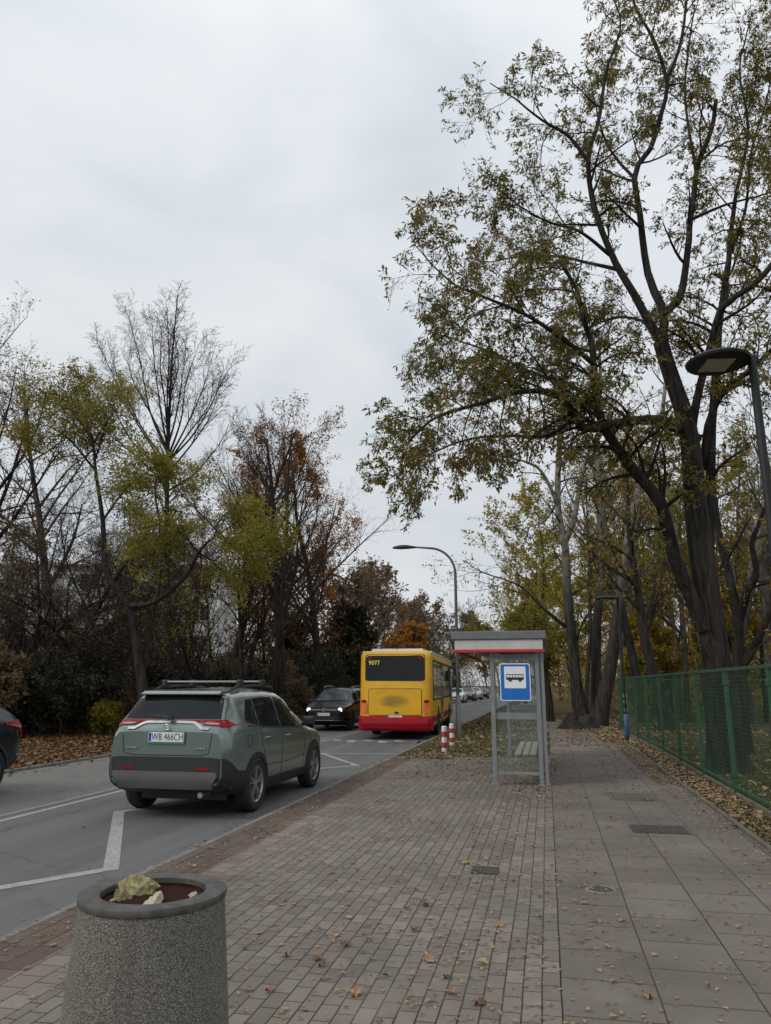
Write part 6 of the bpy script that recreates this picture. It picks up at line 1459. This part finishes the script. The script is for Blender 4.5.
# ------------------------------------------------------------------ fallen leaves and grass
def flat_leaves(rng, xy, z, size, tilt=0.35):
    n = len(xy); a = rng.uniform(0, 2*np.pi, n); sz = size*rng.lognormal(0, 0.33, n)
    Ax = np.column_stack([np.cos(a), np.sin(a), rng.normal(0, tilt*0.5, n)]); S = np.column_stack([-np.sin(a), np.cos(a), rng.normal(0, tilt*0.5, n)])
    w = sz*rng.uniform(0.45, 0.85, n); up = rng.uniform(0.0, 0.30, n)*sz
    Cn = np.column_stack([xy, z + sz*0.10 + rng.uniform(0.002, 0.006, n)])
    u = np.zeros((n, 3)); u[:, 2] = up
    l, w = sz[:, None], w[:, None]
    V = np.stack([Cn-Ax*l*0.5, Cn-Ax*l*0.12+S*w*0.5+u, Cn+Ax*l*0.22+S*w*0.38+u*0.7, Cn+Ax*l*0.55, Cn+Ax*l*0.22-S*w*0.38+u*0.7, Cn-Ax*l*0.12-S*w*0.5+u], 1).reshape(-1, 3)
    b = np.arange(n)[:, None]*6
    F = np.concatenate([b+np.array([[0, 1, 2, 3]]), b+np.array([[0, 3, 4, 5]])], 0)
    return V, F
def litter(name, m, regs, seed):
    rng = np.random.default_rng(seed); Vs, Fs, o = [], [], 0
    for (x0, x1, y0, y1, n, size, z, clump) in regs:
        if clump:
            k = max(3, int(n/clump)); cxy = np.column_stack([rng.uniform(x0, x1, k), rng.uniform(y0, y1, k)]); xy = cxy[rng.integers(0, k, n)] + rng.normal(0, 0.16, (n, 2))
            m_ = rng.uniform(0, 1, n) < 0.4; xy[m_] = np.column_stack([rng.uniform(x0, x1, m_.sum()), rng.uniform(y0, y1, m_.sum())])
            xy[:, 0] = np.clip(xy[:, 0], x0, x1)
        else: xy = np.column_stack([rng.uniform(x0, x1, n), rng.uniform(y0, y1, n)])
        V, F = flat_leaves(rng, xy, z, size); Vs.append(V); Fs.append(F+o); o += len(V)
    ob = link(name, mesh_np(name, np.concatenate(Vs), np.concatenate(Fs)), m); ob['kind'] = 'stuff'
litter('fallen_leaves', M['litter'], [
    (-2.9, -0.1, 2.2, 19, 3300, 0.024, 0.002, 12), (-0.9, 0.4, 3, 20, 1900, 0.023, 0.002, 10), (0.0, 2.1, 3, 26, 3000, 0.022, 0.002, 12), (-2.2, 0.3, 2.4, 6.5, 200, 0.03, 0.002, 9), (-3.3, 2.1, 2.4, 24, 9000, 0.011, 0.001, 14), (-3.66, -3.2, 3, 19, 1200, 0.016, 0.002, 12), (-0.6, 0.1, 12, 22, 700, 0.04, 0.002, 0), (-2.8, -0.2, 14, 19, 900, 0.04, 0.002, 0),
    (1.75, 2.2, 7, 14, 420, 0.03, 0.004, 0), (1.75, 2.2, 14, 30, 2600, 0.04, 0.004, 0), (1.1, 2.2, 12, 30, 900, 0.035, 0.002, 8), (-3.66, -3.1, 3, 19, 420, 0.035, 0.003, 9), (-0.3, 1.6, 22, 36, 1500, 0.055, 0.002, 0),
    (2.2, 2.74, 6, 12, 2200, 0.045, 0.0, 0), (2.15, 2.74, 12, 27, 9500, 0.05, 0.0, 0), (1.6, 2.6, 24, 33, 3000, 0.08, 0.0, 0),
    (-3.5, -0.05, 18.5, 24, 5500, 0.06, 0.0, 0), (-3.5, -0.4, 24, 45, 6000, 0.085, 0.0, 0), (0.8, 5, 29, 45, 4000, 0.1, 0.0, 0), (2.9, 9, 8, 36, 7000, 0.085, 0.0, 0), (-3.3, -2.2, 17.8, 19.5, 900, 0.055, 0.0, 0)], 7)
litter('fallen_leaves_far_verge', M['litter_rust'], [(-14.0, -11.0, 11, 34, 11000, 0.08, -0.05, 0), (-18.5, -13.0, 13, 40, 11000, 0.10, -0.05, 0), (-11.4, -10.8, 11, 34, 900, 0.07, -0.05, 0), (-10.85, -10.3, 11, 36, 350, 0.06, ROAD, 0)], 9)
litter('road_leaves', M['litter'], [(-4.0, -3.7, 4, 24, 200, 0.032, ROAD, 8), (-7.0, -3.8, 9, 24, 90, 0.03, ROAD, 0)], 12)
def maple_leaf():
    rng = np.random.default_rng(3); out = [(0, -0.5), (0.12, -0.28), (0.46, -0.34), (0.34, -0.12), (0.56, 0.08), (0.30, 0.10), (0.30, 0.32), (0.13, 0.22), (0, 0.56)]
    out = out + [(-a, b) for a, b in out[-2:0:-1]]
    mats = [mat('dry_leaf_tan', (0.30, 0.17, 0.085), 0.75, 0, 0.3, 30), mat('dry_leaf_pink', (0.26, 0.13, 0.085), 0.75, 0, 0.3, 30), mat('dry_leaf_brown', (0.15, 0.075, 0.035), 0.75, 0, 0.3, 30), mat('dry_leaf_yellow', (0.42, 0.27, 0.05), 0.7, 0, 0.3, 30)]
    names = ['tan', 'pinkish', 'brown', 'yellow']
    spots = [(285, 955, 0), (322, 965, 2), (356, 993, 0), (448, 977, 0), (452, 992, 1), (318, 958, 2), (466, 863, 3), (648, 996, 0), (270, 990, 1), (415, 930, 2), (425, 905, 2), (480, 1003, 2), (430, 960, 0), (500, 925, 0), (345, 945, 2), (675, 747+50, 1)]
    for i, (u, v, k) in enumerate(spots):
        p = G(u, v, 0.01); s = float(rng.uniform(0.055, 0.085)); me = bpy.data.meshes.new('large_leaf')
        vs = [(0, 0, 0.012)] + [(a*s, b*s, float(rng.uniform(-0.008, 0.03))) for a, b in out]
        me.from_pydata(vs, [], [(0, j+1, (j+1) % len(out)+1) for j in range(len(out))])
        o = link('large_leaf', me, mats[k], None, True); o.location = (float(p[0]), float(p[1]), 0.006); o.rotation_euler = (float(rng.normal(0, 0.12)), float(rng.normal(0, 0.12)), float(rng.uniform(0, 6)))
        tag(o, 'large dry %s leaf lying flat on the near grey paving' % names[k], 'leaf', 'large dry leaves on the paving')
maple_leaf()
def grass(name, regs, seed):
    rng = np.random.default_rng(seed); Vs = []
    for (x0, x1, y0, y1, n, h, w) in regs:
        p = np.column_stack([rng.uniform(x0, x1, n), rng.uniform(y0, y1, n)])
        k = (np.sin(p[:, 0]*2.1+1)*np.sin(p[:, 1]*1.3) + rng.normal(0, 0.5, n)) > -0.25; p = p[k]; m = len(p)
        a = rng.uniform(0, 6.28, m); hh = h*rng.uniform(0.5, 1.4, m); s = np.column_stack([np.cos(a), np.sin(a), np.zeros(m)])*w/2
        b = np.column_stack([p, np.full(m, -0.02)]); t = b + np.column_stack([rng.normal(0, 0.35, m)*hh, rng.normal(0, 0.35, m)*hh, hh])
        Vs.append(np.stack([b-s, b+s, t], 1).reshape(-1, 3))
    V = np.concatenate(Vs); o = link(name, mesh_np(name, V, np.arange(len(V)).reshape(-1, 3)), M['grass']); o['kind'] = 'stuff'
grass('grass', [(-3.45, -0.05, 18.6, 26, 14000, 0.11, 0.012), (-3.45, -0.5, 26, 60, 16000, 0.12, 0.02), (2.2, 2.7, 8.2, 12.2, 2600, 0.07, 0.008), (2.2, 2.7, 12, 26, 1200, 0.06, 0.008), (2.85, 9, 8, 26, 36000, 0.13, 0.014), (4, 22, 24, 60, 26000, 0.16, 0.03), (-15, -11.2, 12, 34, 2500, 0.1, 0.014)], 14)
